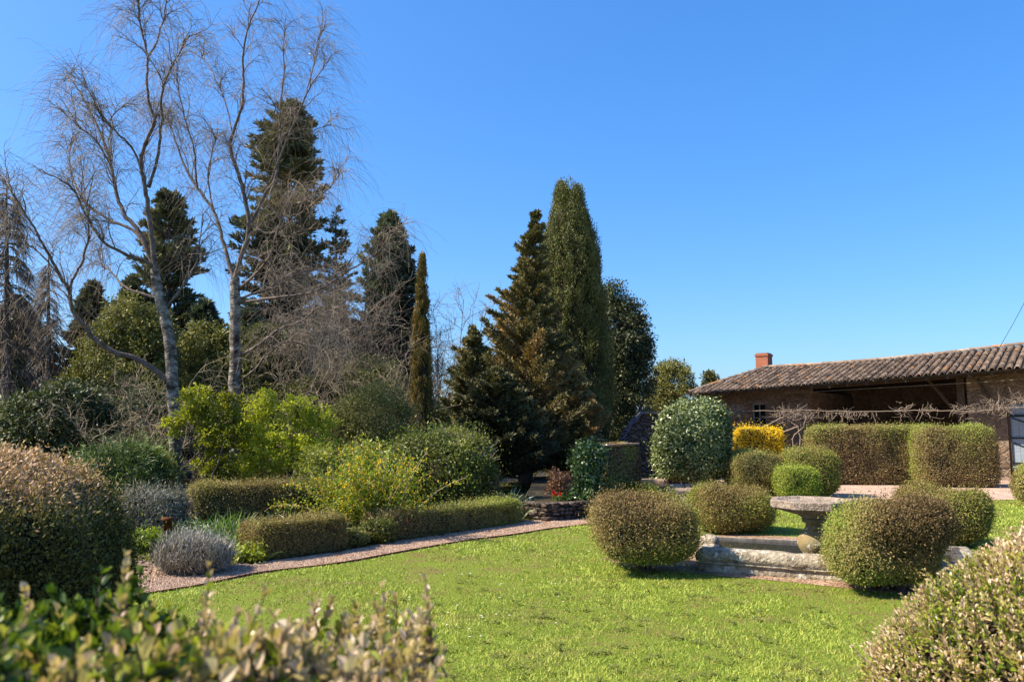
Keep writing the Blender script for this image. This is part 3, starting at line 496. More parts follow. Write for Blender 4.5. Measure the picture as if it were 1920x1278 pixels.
# rusty post
mb = MB(); a_ = np.array([X(315, 10.9), 10.9, 0])
g = np.array([[0, 0, 0], [0, 0, .02], [0, 0, .40], [0, 0, .401], [0, 0, .44], [0, 0, .445]])+a_; tubes(mb, g[None], np.array([[.085, .06, .058, .078, .078, .02]]), 14)
tag(mb.build('rusty_post', M['rust']), 'short rusty brown post in front of the silvery bush', 'post')

# ------------------------------------------------------------------ strap leaved clumps and small bed plants
def strap(name, label, px, Y, rad, h, n, m, W=.028, z=0, lean=.5):
    c = np.array([X(px, Y), Y, z]); S = c+rng.normal(size=(n, 3))*[rad*.5, rad*.4, 0]; D = (S-c)*[lean*3/rad*.5, lean*3/rad*.5, 0]+rng.normal(size=(n, 3))*[.25, .25, 0]+[0, 0, 1]
    K = 6; g = grow(S, D, h*(.6+.6*rng.random(n)), K, 0, .05, droop=.22); T = nrm(np.gradient(g, axis=1)); s = rperp(T[:, 0])[:, None, :]*(W*np.array([.7, 1, 1, .8, .5, .05])/2)[None, :, None]
    V = np.stack([g-s, g+s], 2).reshape(-1, 3); i = np.arange(n*K).reshape(n, K)*2; Fc = np.stack([i[:, :-1], i[:, :-1]+1, i[:, 1:]+1, i[:, 1:]], -1).reshape(-1, 4)
    mb = MB(); mb.add(V-c.astype(np.float32), Fc, 0, np.repeat(rng.random(n), K-1)); o = mb.build(name, m); o.location = c; return tag(o, label, 'plant', 'clumps of strap leaved plants in the beds')
strap('daffodil_clump', 'upright green strap leaves between the lavender and the tall hedge', 430, 11.0, .5, .5, 460, M['iris'])
strap('daffodil_clump', 'green strap leaves just left of the short hedge block', 470, 10.5, .35, .36, 220, M['iris'])
strap('daffodil_clump', 'pale leaves rising behind the short hedge block', 555, 11.9, .5, .42, 260, M['palestrap'])
strap('iris_clump', 'grey green spiky leaves above the far end of the long path hedge', 948, 14.9, .45, .55, 160, M['palestrap'], z=0)
strap('dry_grass_tuft', 'brownish grass tuft between the path hedge and the low bed wall', 1002, 14.6, .18, .34, 200, M['olive'], W=.012)
strap('leaf_tuft', 'bright green leaf tuft beside the pink stone slab', 1237, 17.2, .15, .35, 90, M['iris'], z=.15)
def leafy(name, label, px, Y, h, m, n, L, z=0, group=None, cat='plant'):
    return topiary(name, label, cat, (X(px, Y), Y), h, m, n, L, p=2.1, seed=int(px), z0=z, bump=.04, tail=.06, base=.55, patch=.25, sink=.08, group=group)
leafy('hellebore', 'low bright leafy plant on the path edge left of the short hedge', 472, 9.95, (.2, .16, .16), M['limegreen'], 1500, .05)
leafy('leafy_plant', 'bright leafy plant under the rusty post', 277, 10.7, (.25, .2, .25), M['limegreen'], 1600, .05)

# ------------------------------------------------------------------ raised bed with low wall, ivy pillar, ruined wall
mb = MB(); rb = [np.array([X(985, 14.6), 14.75]), np.array([X(1028, 14.35), 14.35]), np.array([X(1112, 14.9), 14.9]), np.array([X(1180, 16.4), 16.4]), np.array([X(1235, 18.3), 18.3])]
sd_ = 0
for i in range(4):
    a_, b_ = rb[i], rb[i+1]; ln = np.linalg.norm(b_-a_); rt = math.atan2(*(b_-a_)[::-1]); z = 0
    for row in range(4):
        t = 0
        while t < 1:
            wd = (.14+.16*rng.random())/ln; tt = min(t+wd/2, 1); p = a_*(1-tt)+b_*tt; hh = .04
            block(mb, (p[0], p[1], .04+row*.078), (wd*ln/2*.98, .11+.015*rng.random(), hh), 5, 4, rt, .006, 14, seed=sd_, rnd=rng.random()); sd_ += 1; t += wd
wl_o = mb.build('low_bed_wall', M['drywall']); tag(wl_o, 'low dark dry stone wall holding the raised bed behind the path', 'wall')
sheet('raised_bed', [tuple(rb[0]+[0, .1])]+[tuple(v+np.array([0, .12])) for v in rb[1:]]+[(3.6, 23), (.6, 22)], 0.30, M['soil'])
gp = 'leafy plants growing on the raised bed'
leafy('leafy_plant', 'fresh green leafy plant right of the ivy pillar foot', 1140, 15.6, (.3, .25, .52), M['midgreen'], 3500, .05, z=.28, group=gp)
leafy('leafy_plant', 'yellow green low plants just behind the front left box ball', 1195, 16.6, (.4, .3, .44), M['limegreen'], 3500, .05, z=.28, group=gp)
leafy('leafy_plant', 'low green mat at the foot of the ivy pillar', 1078, 15.0, (.42, .2, .42), M['ivy'], 3500, .045, z=.28, group=gp)
# ivy pillar
iv = topiary('ivy_pillar', 'stone gate pillar completely wrapped in glossy green ivy', 'ivy pillar', (X(1102, 15.6), 15.6), (.26, .28, 1.4), M['ivy'], 13000, .05, W=.75, p=2.8, seed=119, z0=.25, bump=.05, tail=.06, base=.55, rough=1.1, upd=-.3, sink=.07)
# brown covered low wall with tile coping
mb = MB(); a_ = np.array([X(1128, 16.6), 16.6]); b_ = np.array([X(1178, 18), 18.0]); d = b_-a_; rt = math.atan2(d[1], d[0]); c = (a_+b_)/2
block(mb, (c[0], c[1], .75), (np.linalg.norm(d)/2+.25, .2, .5), 12, 8, rt, .02, 4)
cp = MB()
for k in range(6):
    t = k/5; p = a_*(1-t)+b_*t; block(cp, (p[0], p[1], 1.27+.01*rng.random()), (.19, .25, .028), 6, 4, rt+rng.normal()*.05, .004, 9, rnd=.5+.5*rng.random())
q, N = supsamp(9000, np.linalg.norm(d)/2+.3, .28, .55, 3.5); cl_ = MB(); LL = .05*(.6+.8*rng.random(9000)); leaves(cl_, rotz(q, rt)+[c[0], c[1], .74], rotz(N+rng.normal(size=q.shape)*.9, rt), LL, LL*.6, np.clip(.3+.2*sn(q, 3, 61)+.2*rng.normal(size=9000), 0, 1))
thing('overgrown_low_wall', (c[0], c[1], 0), 'low wall grown over with brownish creeper, tile coping on top, right of the ivy pillar', 'wall', [('wall_body', mb, M['drywall']), ('creeper', cl_, M['hedge_brown']), ('coping', cp, M['tile'])])
# ruined wall with stepped sloping left edge
mb = MB(); Yw = 23.5; pts = [(1140, 905), (1148, 852), (1160, 835), (1172, 815), (1180, 800), (1192, 788), (1204, 776), (1245, 776), (1262, 778), (1330, 790), (1330, 905)]
fr = np.array([[X(p[0], Yw), Yw, max(0, P(p[0], p[1], Yw)[2])] for p in pts]); fr[[0, -1], 2] = 0; bk = fr+[0.1, .5, 0]; nn = len(fr)
mb.add(np.concatenate([fr, bk]), [list(range(nn))]); mb.add(np.concatenate([fr, bk]), [[i, (i+1) % nn, nn+(i+1) % nn, nn+i] for i in range(nn)]); mb.add(bk, [list(range(nn))[::-1]])
cp = MB()
for i in range(1, 6):
    for t in (.2, .7):
        p = fr[i]*(1-t)+fr[i+1]*t; block(cp, (p[0]+.03, Yw+.22, p[2]+.03), (.15, .33, .03), 6, 4, rng.normal()*.06, .005, 9, tilt=__import__('mathutils').Euler((0, -.75, 0)))
c1 = MB(); block(c1, (X(1228, Yw), Yw+.2, fr[7][2]+.03), (.36, .32, .035), 6, 4, 0, .006, 9)
thing('ruined_wall', (X(1200, Yw), Yw, 0), 'dark ruined stone wall with a stepped slate edge left of the camellia', 'wall', [('wall_body', mb, M['drywall']), ('slate_coping', cp, M['slate']), ('tile_coping', c1, M['pinkstone'])])
mb = MB(); block(mb, (X(1205, 20.6), 20.6, .16), (.62, .22, .17), 8, 8, -.05, .012, 5); tag(mb.build('stone_step', M['pinkstone']), 'dark stone block in the shade at the foot of the ruined wall', 'stone block')
mb = MB(); block(mb, (X(1296, 17.4), 17.4, .25), (.62, .2, .085), 6, 8, .1, .01, 5); legs = []
for s in (-.38, .38): leg = MB(); block(leg, (X(1296, 17.4)+s, 17.4, .09), (.12, .16, .1), 6, 4, .1, .01, 5); legs.append(('support', leg, M['pinkstone']))
thing('stone_bench', (X(1296, 17.4), 17.4, 0), 'low curved pink stone slab behind the box balls', 'bench', [('slab', mb, M['pinkstone'])]+legs)

# ------------------------------------------------------------------ barn
AN = R(37); tv = np.array([math.cos(AN), -math.sin(AN)]); nv = np.array([math.sin(AN), math.cos(AN)])
ER = np.array([X(1900, 24), 24.0])
k_ = (1290-960)/F; sL = (ER[0]-k_*ER[1])/(tv[0]+k_*(-tv[1])); E0 = ER-tv*sL
zE0 = P(1290, 739, E0[1])[2]; zER = P(1900, 692, 24)[2]; zs = (zER-zE0)/sL
barn = empty('stone_barn', (E0[0], E0[1], 0), 'long stone barn with a clay tile roof, open bay and brick chimney', 'barn', rz=-AN)
LEN = sL+7; DEP = 4.0
def zeave(x): return zE0+zs*x
def sx_at(px, yb): # local x on the plane at local depth yb for an image column
    k = (px-960)/F; o = E0+nv*yb; return (k*o[1]-o[0])/(tv[0]+k*(-tv[1])*1.0) if True else 0
def sx_at(px, yb):
    k = (px-960)/F; o = E0+nv*yb; return (k*o[1]-o[0])/(tv[0]-k*tv[1])
def zat(px, py, yb):
    x = sx_at(px, yb); o = E0+nv*yb+tv*x; return P(px, py, o[1])[2]
R0 = 1.7
zR0 = P(1445, 690, (E0+tv*R0+nv*DEP)[1])[2]; xr = sx_at(1916, DEP); zR1 = zat(1916, 648, DEP); zrs = (zR1-zR0)/(xr-R0)
def zridge(x): return zR0+zrs*(x-R0)-.10*math.sin(math.pi*min(1, max(0, (x-R0)/(xr-R0))))
def roofz(x, y):
    ze = zeave(x); zr = zridge(max(x, R0)); return ze+(zr-ze)*y/DEP
WY = 1.4      # facade plane
mb = MB()
def lb(mb, x0, x1, y0, y1, z0, z1, mat=0): V = [[x, y, z] for x in (x0, x1) for y in (y0, y1) for z in (z0, z1)]; mb.add(V, [[0, 1, 3, 2], [4, 6, 7, 5], [0, 4, 5, 1], [2, 3, 7, 6], [0, 2, 6, 4], [1, 5, 7, 3]], mat)
xw0, xw1 = sx_at(1408, WY), sx_at(1434, WY); zw0, zw1 = zat(1420, 797, WY), zat(1420, 756, WY)
xo0, xo1 = sx_at(1516, WY), sx_at(1812, WY); xd0 = sx_at(1884, WY); xd1 = xd0+1.9; zd = zat(1900, 756, WY)
def wtop(x): return zeave(x)+(WY)*(zR0-zE0)/DEP-.06
def lbt(mb, x0, x1, y0, y1, z0): # wall with sloping top
    V = [[x0, y0, z0], [x1, y0, z0], [x1, y1, z0], [x0, y1, z0], [x0, y0, wtop(x0)], [x1, y0, wtop(x1)], [x1, y1, wtop(x1)+.1], [x0, y1, wtop(x0)+.1]]
    mb.add(V, [[0, 3, 2, 1], [4, 5, 6, 7], [0, 1, 5, 4], [1, 2, 6, 5], [2, 3, 7, 6], [3, 0, 4, 7]])
x00 = .45
lbt(mb, x00, xw0, WY, WY+.5, -.1); lbt(mb, xw1, xo0, WY, WY+.5, -.1); lb(mb, xw0, xw1, WY, WY+.5, -.1, zw0); lbt(mb, xw0, xw1, WY, WY+.5, zw1)
lbt(mb, xo1, xd0, WY, WY+.5, -.1); lbt(mb, xd1, LEN, WY, WY+.5, -.1); lbt(mb, xd0, xd1, WY+.02, WY+.5, zd)
V = [[x, y, z] for x in (x00+.003, LEN) for y in (DEP+3.4, DEP+3.8) for z in (-.1, zE0+.15+zs*x)]; mb.add(V, [[0, 1, 3, 2], [4, 6, 7, 5], [0, 4, 5, 1], [2, 3, 7, 6], [0, 2, 6, 4], [1, 5, 7, 3]]); lb(mb, x00+.004, x00+.5, WY+.5, DEP+3.4, -.1, 2.75); lb(mb, xo0-.4, xo0-.003, WY+.5, DEP+3.4, -.1, 2.95); lb(mb, xo1+.003, xo1+.4, WY+.5, DEP+3.4, -.1, 2.95)
mb.build('wall', M['wall'], barn)
# roof deck
mb = MB(); xs = np.linspace(0, LEN, 30); V = []
for x in xs:
    yr = DEP*min(1, x/R0); V += [[x, 0, roofz(x, 0)-.06], [x, yr, roofz(x, yr)-.06], [x, 0, roofz(x, 0)-.0], [x, yr, roofz(x, yr)-.0], [x, 2*DEP+.3-yr*0-.0 if x > R0 else DEP+.001+(DEP+.3)*x/R0, zE0-.1+zs*x]]
V = np.array(V); i = np.arange(29)[:, None]*5
mb.add(V, np.concatenate([i+[0, 1, 6, 5], i+[2, 7, 8, 3], i+[0, 5, 7, 2], i+[3, 8, 9, 4]]))
hv = np.array([[0, 0, roofz(0, 0)], [R0, DEP, zridge(R0)], [0, 2*DEP, zE0-.1]]); mb.add(hv, [[0, 1, 2]])
roof = mb.build('roof', M['wood'], barn)
# canal tiles
mb = MB(); sp = .225; tl = .36; seg = 6; aa = np.linspace(0, math.pi, seg+1); TT = []
for x in np.arange(.06, LEN, sp):
    xx = x+rng.normal()*.008; ymax = DEP*min(1, max(.02, (x-.02)/R0)); y = -.14+rng.normal()*.02; rowr = rng.random()*.15
    while y < ymax-.05:
        y2 = min(y+tl, ymax+.05); r1, r2 = .082, .066; zz = .03
        za, zb = roofz(x, y)+zz+.012, roofz(x, y2)+zz-.004; jx = rng.normal()*.006
        va = [[xx+jx+r1*math.cos(t), y, za+r1*.85*math.sin(t)] for t in aa]; vb = [[xx+r2*math.cos(t), y2, zb+r2*.85*math.sin(t)] for t in aa]
        ia = [[xx+jx+(r1-.016)*math.cos(t), y, za+(r1-.016)*.85*math.sin(t)] for t in aa]
        s = seg+1; Fq = [[k, k+1, s+k+1, s+k] for k in range(seg)]+[[k, 2*s+k, 2*s+k+1, k+1] for k in range(seg)]
        rn = rng.random()*.75+rowr if rng.random() > .025 else .98
        mb.add(va+vb+ia, Fq, 0, min(rn, .94) if rn < .97 else rn); y += tl*.78
    # under tile (channel) between columns
    xx2 = x+sp/2
    if ymax > .2: mb.add([[xx2-.05, -.1, roofz(x, -.1)+.03], [xx2, -.1, roofz(x, -.1)+.006], [xx2+.05, -.1, roofz(x, -.1)+.03], [xx2-.05, ymax, roofz(x, ymax)+.03], [xx2, ymax, roofz(x, ymax)+.006], [xx2+.05, ymax, roofz(x, ymax)+.03]], [[0, 1, 4, 3], [1, 2, 5, 4]], 0, .12*rng.random())
mb.build('roof_tiles', M['tile'], roof)
mb = MB(); x = R0
pts = [(0.0, 0, roofz(0, 0)+.06)]+[(R0*t, DEP*t, roofz(R0*t, DEP*t)+.06) for t in np.linspace(.08, 1, 12)]
def ridgetile(p, q):
    p, q = np.array(p), np.array(q); d = nrm(q-p); s = nrm(np.cross(d, [0, 0, 1.])); u = np.cross(s, d)
    V = [p+(s*math.cos(t)+u*math.sin(t)*.8)*.115 for t in aa]+[q+(s*math.cos(t)+u*math.sin(t)*.8)*.095 for t in aa]; mb.add(V, [[k, k+1, seg+1+k+1, seg+1+k] for k in range(seg)], 0, .45+.5*rng.random() if rng.random() > .08 else .98)
for p, q in zip(pts[:-1], pts[1:]): ridgetile(p, q)
while x < LEN: ridgetile((x, DEP, zridge(x)+.045+rng.normal()*.006), (x+.4, DEP, zridge(x+.4)+.04)); x += .36
mb.build('ridge_tiles', M['tile'], roof)
# rafters, eave beam
mb = MB()
for x in np.arange(.3, LEN, .6): V = [[x+a_, y, roofz(x, y)-.065-b_] for a_ in (0, .08) for y in (.04, WY+.6) for b_ in (0, .1)]; mb.add(V, [[0, 1, 3, 2], [4, 6, 7, 5], [0, 4, 5, 1], [2, 3, 7, 6], [0, 2, 6, 4], [1, 5, 7, 3]])
mb.build('rafter_ends', M['wood'], barn)
mb = MB(); V = [[x, y, wtop(x)-d] for x in (xo0-.3, LEN) for y in (WY-.08, WY+.3) for d in (.17, .4)]; mb.add(V, [[0, 1, 3, 2], [4, 6, 7, 5], [0, 4, 5, 1], [2, 3, 7, 6], [0, 2, 6, 4], [1, 5, 7, 3]]); mb.build('lintel_beam', M['wood'], barn)
xp = sx_at(1800, WY); mb = MB(); lb(mb, xp-.11, xp+.11, WY-.02, WY+.2, 0, wtop(xp)-.41); mb.build('post', M['wood'], barn)
mb = MB(); tubes(mb, np.array([[[xp-.1, WY+.1, 1.75+.25], [xp-.95, WY+.1, wtop(xp)-.42]]]), np.array([[.06, .06]]), 4); mb.build('brace', M['wood'], barn)
mb = MB(); xq = sx_at(1868, WY); tubes(mb, np.array([[[xq-.5, WY-.1, wtop(xp)-.45], [xq, WY-.1, 2.15]]]), np.array([[.05, .05]]), 4); mb.build('brace', M['wood'], barn)
# window
mb = MB(); wf = MB(); xm = (xw0+xw1)/2; ht = zw1-zw0
for (a_, b_, c_, d_) in ((xw0+.002, xw0+.045, zw0, zw1), (xw1-.045, xw1-.002, zw0, zw1), (xm-.016, xm+.016, zw0+.046, zw1-.046)): lb(wf, a_, b_, WY+.10, WY+.15, c_, d_)
for (c_, d_) in ((zw0+.001, zw0+.045), (zw1-.045, zw1-.001)): lb(wf, xw0+.046, xw1-.046, WY+.10, WY+.15, c_, d_)
for f_ in (.34, .66): lb(wf, xw0+.046, xm-.017, WY+.11, WY+.14, zw0+ht*f_-.012, zw0+ht*f_+.012); lb(wf, xm+.017, xw1-.046, WY+.11, WY+.14, zw0+ht*f_-.012, zw0+ht*f_+.012)
wo = MB(); lb(wo, xw0+.01, xw1-.01, WY+.16, WY+.17, zw0+.01, zw1-.01); wobj = wo.build('window', M['glass'], barn); wf.build('frame', M['paint'], wobj)
si = MB(); lb(si, xw0-.1, xw1+.1, WY-.06, WY+.12, zw0-.09, zw0-.002); si.build('sill', M['pinkstone'], wobj); si = MB(); lb(si, xw0-.1, xw1+.1, WY-.03, WY+.05, zw1+.002, zw1+.12); si.build('window_lintel', M['pinkstone'], wobj)
# door
mb = MB()
for k in range(8): x = xd0+.08+k*.215; lb(mb, x, x+.209, WY+.12, WY+.17, .06, zd-.42)
dr = mb.build('door', M['bluepaint'], barn)
mb = MB(); lb(mb, xd0+.08, xd0+.08+8*.215, WY+.12, WY+.17, zd-.36, zd-.02); mb.build('transom_board', M['bluepaint'], dr)
mb = MB()
for z in (.5, 1.28, zd-.40): lb(mb, xd0+.02, xd1-.08, WY+.085, WY+.118, z, z+.05)
for z in (.55, 1.33): tubes(mb, np.array([[[xd0+.12, WY+.105, z+.6], [xd0+1.5, WY+.105, z+.03]]]), np.array([[.022, .022]]), 4)
mb.build('iron_strap', M['darkiron'], dr)
mb = MB(); lb(mb, xd0-.02+.022, xd0+.075, WY+.06, WY+.2, 0, zd-.002); mb.build('door_jamb', M['wood'], barn)
mb = MB(); lb(mb, xo1-.3, LEN, WY-.45, WY-.01, .012, .08); mb.build('threshold', M['pinkstone'], barn)
# chimney
cxp = sx_at(1434, DEP+.1); cw = 29/F*33; mb = MB(); zc0, zc1 = zridge(R0)-.5, zat(1434, 662, DEP+.1)
lb(mb, cxp-.28, cxp+.22, DEP-.1, DEP+.45, zc0, zc1-.13); ch = mb.build('chimney', M['brick'], roof)
mb = MB(); lb(mb, cxp-.31, cxp+.25, DEP-.13, DEP+.48, zc1-.13+.001, zc1-.05); lb(mb, cxp-.27, cxp+.21, DEP-.09, DEP+.44, zc1-.049, zc1); mb.build('chimney_cap', M['brick'], ch)
# overhead cables
mb = MB(); p0 = P(1872, 655, 26); p1 = P(1935, 540, 22); tube1(mb, [p0, (p0+p1)/2-[0, 0, .03], p1], .008, .008, 4); tag(mb.build('overhead_cable', M['wire']), 'thin cable rising from the barn roof against the sky', 'cable')
mb = MB(); w0 = E0+tv*sx_at(1470, .15)+nv*.15; w1 = E0+tv*(LEN-1)+nv*.15
tube1(mb, [(w0[0], w0[1], zat(1470, 737, .15)), ((w0+w1)[0]/2, (w0+w1)[1]/2, zat(1720, 719, .15)-.0), (w1[0], w1[1], zat(1900, 706, .15)+.25)], .007, .007, 4); tag(mb.build('eave_cable', M['twig_pale']), 'pale cable slung under the barn eaves', 'cable')

# ------------------------------------------------------------------ wisteria trained along the barn
def wpt(px, py, yb=.1): x = sx_at(px, yb); o = E0+tv*x+nv*yb; return np.array([o[0], o[1], P(px, py, o[1])[2]])
tr = MB(); tw = MB()
stems_ = [[(1490, 905), (1492, 850), (1497, 820), (1494, 800), (1478, 790), (1474, 778)], [(1484, 905), (1480, 850), (1486, 815), (1505, 800), (1508, 780)],
          [(1388, 905), (1387, 830), (1388, 800), (1384, 780), (1380, 768)],
          [(1375, 772), (1420, 769), (1470, 771), (1520, 768), (1600, 772), (1700, 770), (1800, 771), (1900, 765), (1960, 760)], [(1474, 778), (1440, 795), (1400, 815)], [(1494, 800), (1460, 812), (1435, 830)]]
for k_s, s_ in enumerate(stems_): tube1(tr, [wpt(*p) for p in s_], .03 if k_s != 3 else .014, .018 if k_s != 3 else .012, 5, jit=.015, K=len(s_)*4)
cl = [(1368, 768, 30, 80), (1478, 775, 36, 90), (1510, 776, 30, 50), (1580, 776, 50, 16), (1690, 770, 18, 26), (1735, 770, 20, 26), (1800, 768, 20, 20), (1828, 768, 25, 26), (1868, 762, 18, 45), (1885, 768, 20, 24), (1910, 752, 30, 45), (1370, 785, 30, 30), (1480, 788, 30, 25)]
tw_l = []
for (px, py, wd, n) in cl:
    tw = MB(); tw_l.append(('twig_cluster', tw, M['twig']))
    S = np.array([wpt(px+rng.normal()*wd*.4, py+rng.normal()*4) for _ in range(n)]); g = grow(S, rng.normal(size=(n, 3))*[1.3, .5, .5], .2+.3*rng.random(n), 7, 0, .35); tubes(tw, g, np.linspace(.0075, .003, 7)[None].repeat(n, 0), 4, 0, .4+.6*rng.random(n))
tw = MB(); tw_l.append(('hanging_twigs', tw, M['twig'])); S = np.array([wpt(rng.uniform(1540, 1640), 772) for _ in range(60)]); g = grow(S, np.tile([0, 0, -1.], (60, 1)), .08+.3*rng.random(60)**1.5, 4, 0, .25); tubes(tw, g, np.linspace(.010, .012, 4)[None].repeat(60, 0), 4, 0, .5*rng.random(60))
o_ = wpt(1490, 905); thing('wisteria', (o_[0], o_[1], 0), 'leafless pale wisteria trained along the front of the barn', 'climber', [('trunk', tr, M['twig'])]+tw_l)

# ------------------------------------------------------------------ trees
def conifer(name, label, pxs, Y, prof, m, nb, nl, L=.22, W=.28, droop=.0, up=.25, zmin=.6, depth=.8, trunk_r=.22, group=None, lean=0, tip=1.0, gap=0.0, bend=0.0, seed=1, rs=.5, v0=.58):
    """prof: list of (image y, left px, right px)"""
    reseed(seed, pxs)
    zz, xl, xr_, xc = [], [], [], []
    base = np.array([X(pxs, Y), Y, 0])
    for (py, a_, b_) in prof:
        zz.append(P(pxs, py, Y)[2]); xl.append(Xr(a_, Y)); xr_.append(Xr(b_, Y))
    dy = np.array([P(pxs, p[0], Y)[1] for p in prof])
    # account for the camera pitch: lateral scale at that height
    sc = np.array([ (Y*ct+(z-EYE)*st)/Y for z in zz]); xl = np.array(xl)*sc; xr_ = np.array(xr_)*sc; zz = np.array(zz); o = np.argsort(zz); zz, xl, xr_ = zz[o], xl[o], xr_[o]
    xtop = (xl[-1]+xr_[-1])/2; tp = MB(); cr = MB(); zt = zz[-1]
    def axis(z): return np.interp(z, [0, zt], [base[0], xtop])
    tz = np.linspace(0, zt*.985, 12); tubes(tp, np.stack([axis(tz), Y+0*tz, tz], 1)[None], np.linspace(trunk_r, .02, 12)[None], 8)
    z = zmin+(zt*tip-zmin)*rng.random(nb)**.9; az = rng.random(nb)*2*math.pi
    ax = axis(z); hl = ax-np.interp(z, zz, xl); hr = np.interp(z, zz, xr_)-ax; hl, hr = np.maximum(hl, .05), np.maximum(hr, .05)
    cw_ = (1+np.cos(az))/2; rad = hl*(1-cw_)+hr*cw_; rad *= (v0+(1.16-v0)*rng.random(nb))*(1-gap*(rng.random(nb) < .3))
    D = np.stack([np.cos(az), np.sin(az)*depth, up+0*az], 1); S = np.stack([ax, Y+0*z, z-up*rad*.7+droop*rad*.4], 1); S[:, 2] = np.clip(S[:, 2], .3, None)
    g = grow(S, D, rad*1.03, 7, bend, .06, droop); tubes(tp, g, (np.linspace(1, .25, 7)[None]*(.012+.018*rad[:, None])), 4)
    q, T, t, i = spawn(g, nl, .22, 1.0); kp = rng.random(len(i)) < np.clip(rad[i]/rad.max()*1.7, .06, 1); q, T, t, i = q[kp], T[kp], t[kp], i[kp]; sd_ = rperp(T)*[1, 1, .35]; k = len(q)
    wdt = (rad[i]*(1.05-t)*.34+.06)*rng.normal(size=k)*rs; q = q+sd_*wdt[:, None]
    Dl = T*.8+sd_*np.sign(wdt)[:, None]*.7+rng.normal(size=(k, 3))*.35+[0, 0, .15]
    LL = L*(.6+.8*rng.random(k)); pr = np.clip(.45+.22*sn(q, 1.1, seed)+.15*rng.normal(size=k)+.18*rng.normal(size=nb)[i], 0, 1)
    leaves(cr, q, Dl, LL, LL*W, pr)
    return thing(name, base, label, 'tree', [('trunk', tp, M['bark']), ('crown', cr, m)], group)
gt = 'tall conifers behind the garden'
conifer('spruce', 'tallest dark spruce behind the right hand birch', 530, 34, [(195, 540, 556), (215, 495, 580), (260, 468, 600), (330, 455, 605), (400, 448, 612), (480, 440, 612), (560, 432, 620), (700, 420, 640), (800, 420, 640)], M['spruce'], 420, 240, .24, .3, up=.35, group=gt, seed=1, gap=.3, trunk_r=.3)
conifer('spruce', 'dark spruce seen through the left hand birch crown', 315, 32, [(360, 305, 330), (385, 285, 345), (430, 265, 365), (480, 262, 385), (540, 240, 385), (620, 240, 392), (800, 230, 400)], M['spruce'], 300, 220, .22, .3, up=.3, group=gt, seed=2, gap=.4)
conifer('blue_conifer', 'blue green conifer left of the slim cypress', 728, 30, [(405, 715, 742), (440, 695, 765), (480, 675, 785), (520, 668, 795), (620, 650, 812), (700, 650, 815), (800, 660, 810)], M['bluefir'], 340, 230, .22, .36, up=.7, group=gt, seed=3, gap=.3)
conifer('young_spruce', 'thin ragged conifer top between the tall spruce and the blue conifer', 630, 33, [(385, 627, 633), (440, 612, 648), (520, 595, 665), (650, 585, 680), (800, 580, 680)], M['spruce'], 180, 60, .22, .3, up=.3, group=gt, seed=4, gap=.5)
conifer('brown_conifer', 'dark brown green conifer with ragged upswept branches left of the cypress', 985, 22.8, [(395, 1000, 1010), (430, 984, 1020), (470, 962, 1024), (520, 955, 1032), (570, 912, 1040), (600, 905, 1058), (640, 872, 1085), (700, 840, 1110), (760, 820, 1128), (830, 835, 1132), (880, 870, 1126), (900, 900, 1110)], M['yew'], 400, 640, .10, .34, up=.5, zmin=.5, rs=.40, v0=.48, group='conifers beside the barn courtyard', seed=5, gap=.25, depth=.75)
conifer('brown_conifer', 'smaller brown green conifer with a split top, left of the larger one', 885, 21.6, [(612, 880, 890), (640, 868, 905), (680, 848, 925), (730, 830, 950), (780, 825, 960), (850, 850, 960)], M['yew'], 210, 420, .10, .36, up=.6, rs=.36, v0=.35, group='conifers beside the barn courtyard', seed=6, gap=.3, depth=.8, trunk_r=.1)
conifer('brown_conifer', 'low broad brown green conifer skirt between the two taller brown ones', 930, 20.6, [(690, 922, 938), (740, 865, 985), (800, 838, 1035), (860, 840, 1060), (915, 870, 1050)], M['yew'], 260, 420, .10, .36, up=.4, zmin=.35, rs=.42, v0=.5, group='conifers beside the barn courtyard', seed=7, gap=.2, trunk_r=.08)
conifer('brown_conifer', 'low dark conifer skirt at the foot of the tall cypress', 1075, 22.3, [(700, 1066, 1084), (760, 1020, 1130), (830, 1005, 1146), (915, 1010, 1146)], M['yew'], 220, 420, .10, .36, up=.4, zmin=.35, rs=.42, v0=.5, group='conifers beside the barn courtyard', seed=8, gap=.2, trunk_r=.08)
# bare larches at the left edge
def bareconifer(name, label, px, Y, pytop, wb, nb, n2, seed, group):
    base = np.array([X(px, Y), Y, 0]); zt = P(px, pytop, Y)[2]; tp = MB(); cr = MB(); tz = np.linspace(0, zt, 12)
    tubes(tp, np.stack([base[0]*(1+.0*tz)*((Y*ct+(tz-EYE)*st)/Y), Y+0*tz, tz], 1)[None], np.linspace(.16, .02, 12)[None], 7)
    z = 1.2+(zt-1.4)*rng.random(nb); az = rng.random(nb)*6.28; rad = wb*(1.05-z/zt*.85)*(.6+.5*rng.random(nb))
    S = np.stack([base[0]*((Y*ct+(z-EYE)*st)/Y), Y+0*z, z], 1); g = grow(S, np.stack([np.cos(az), np.sin(az), .1+0*az], 1), rad, 8, 0, .06, .22); tubes(tp, g, np.linspace(.022, .008, 8)[None].repeat(nb, 0), 4)
    q, T, t, i = spawn(g, n2, .15, 1); D = T*.6+rperp(T)*[.6, .6, .2]+[0, 0, -.5]; g2 = grow(q, D, .25+.4*rng.random(len(q)), 4, 0, .12, .1); tubes(cr, g2, np.linspace(.009, .004, 4)[None].repeat(len(q), 0), 3, 0, .5*rng.random(len(q)))
    return thing(name, base, label, 'tree', [('trunk', tp, M['bark']), ('crown', cr, M['twig'])], group)
gl = 'leafless larches at the left edge'
bareconifer('larch', 'leafless drooping larch cut by the left edge of the photo', 2, 22, 350, 2.0, 170, 22, 1, gl)
bareconifer('larch', 'thin leafless larch trunk standing left of the leaning birch limb', 82, 26, 478, 1.1, 150, 12, 2, gl)
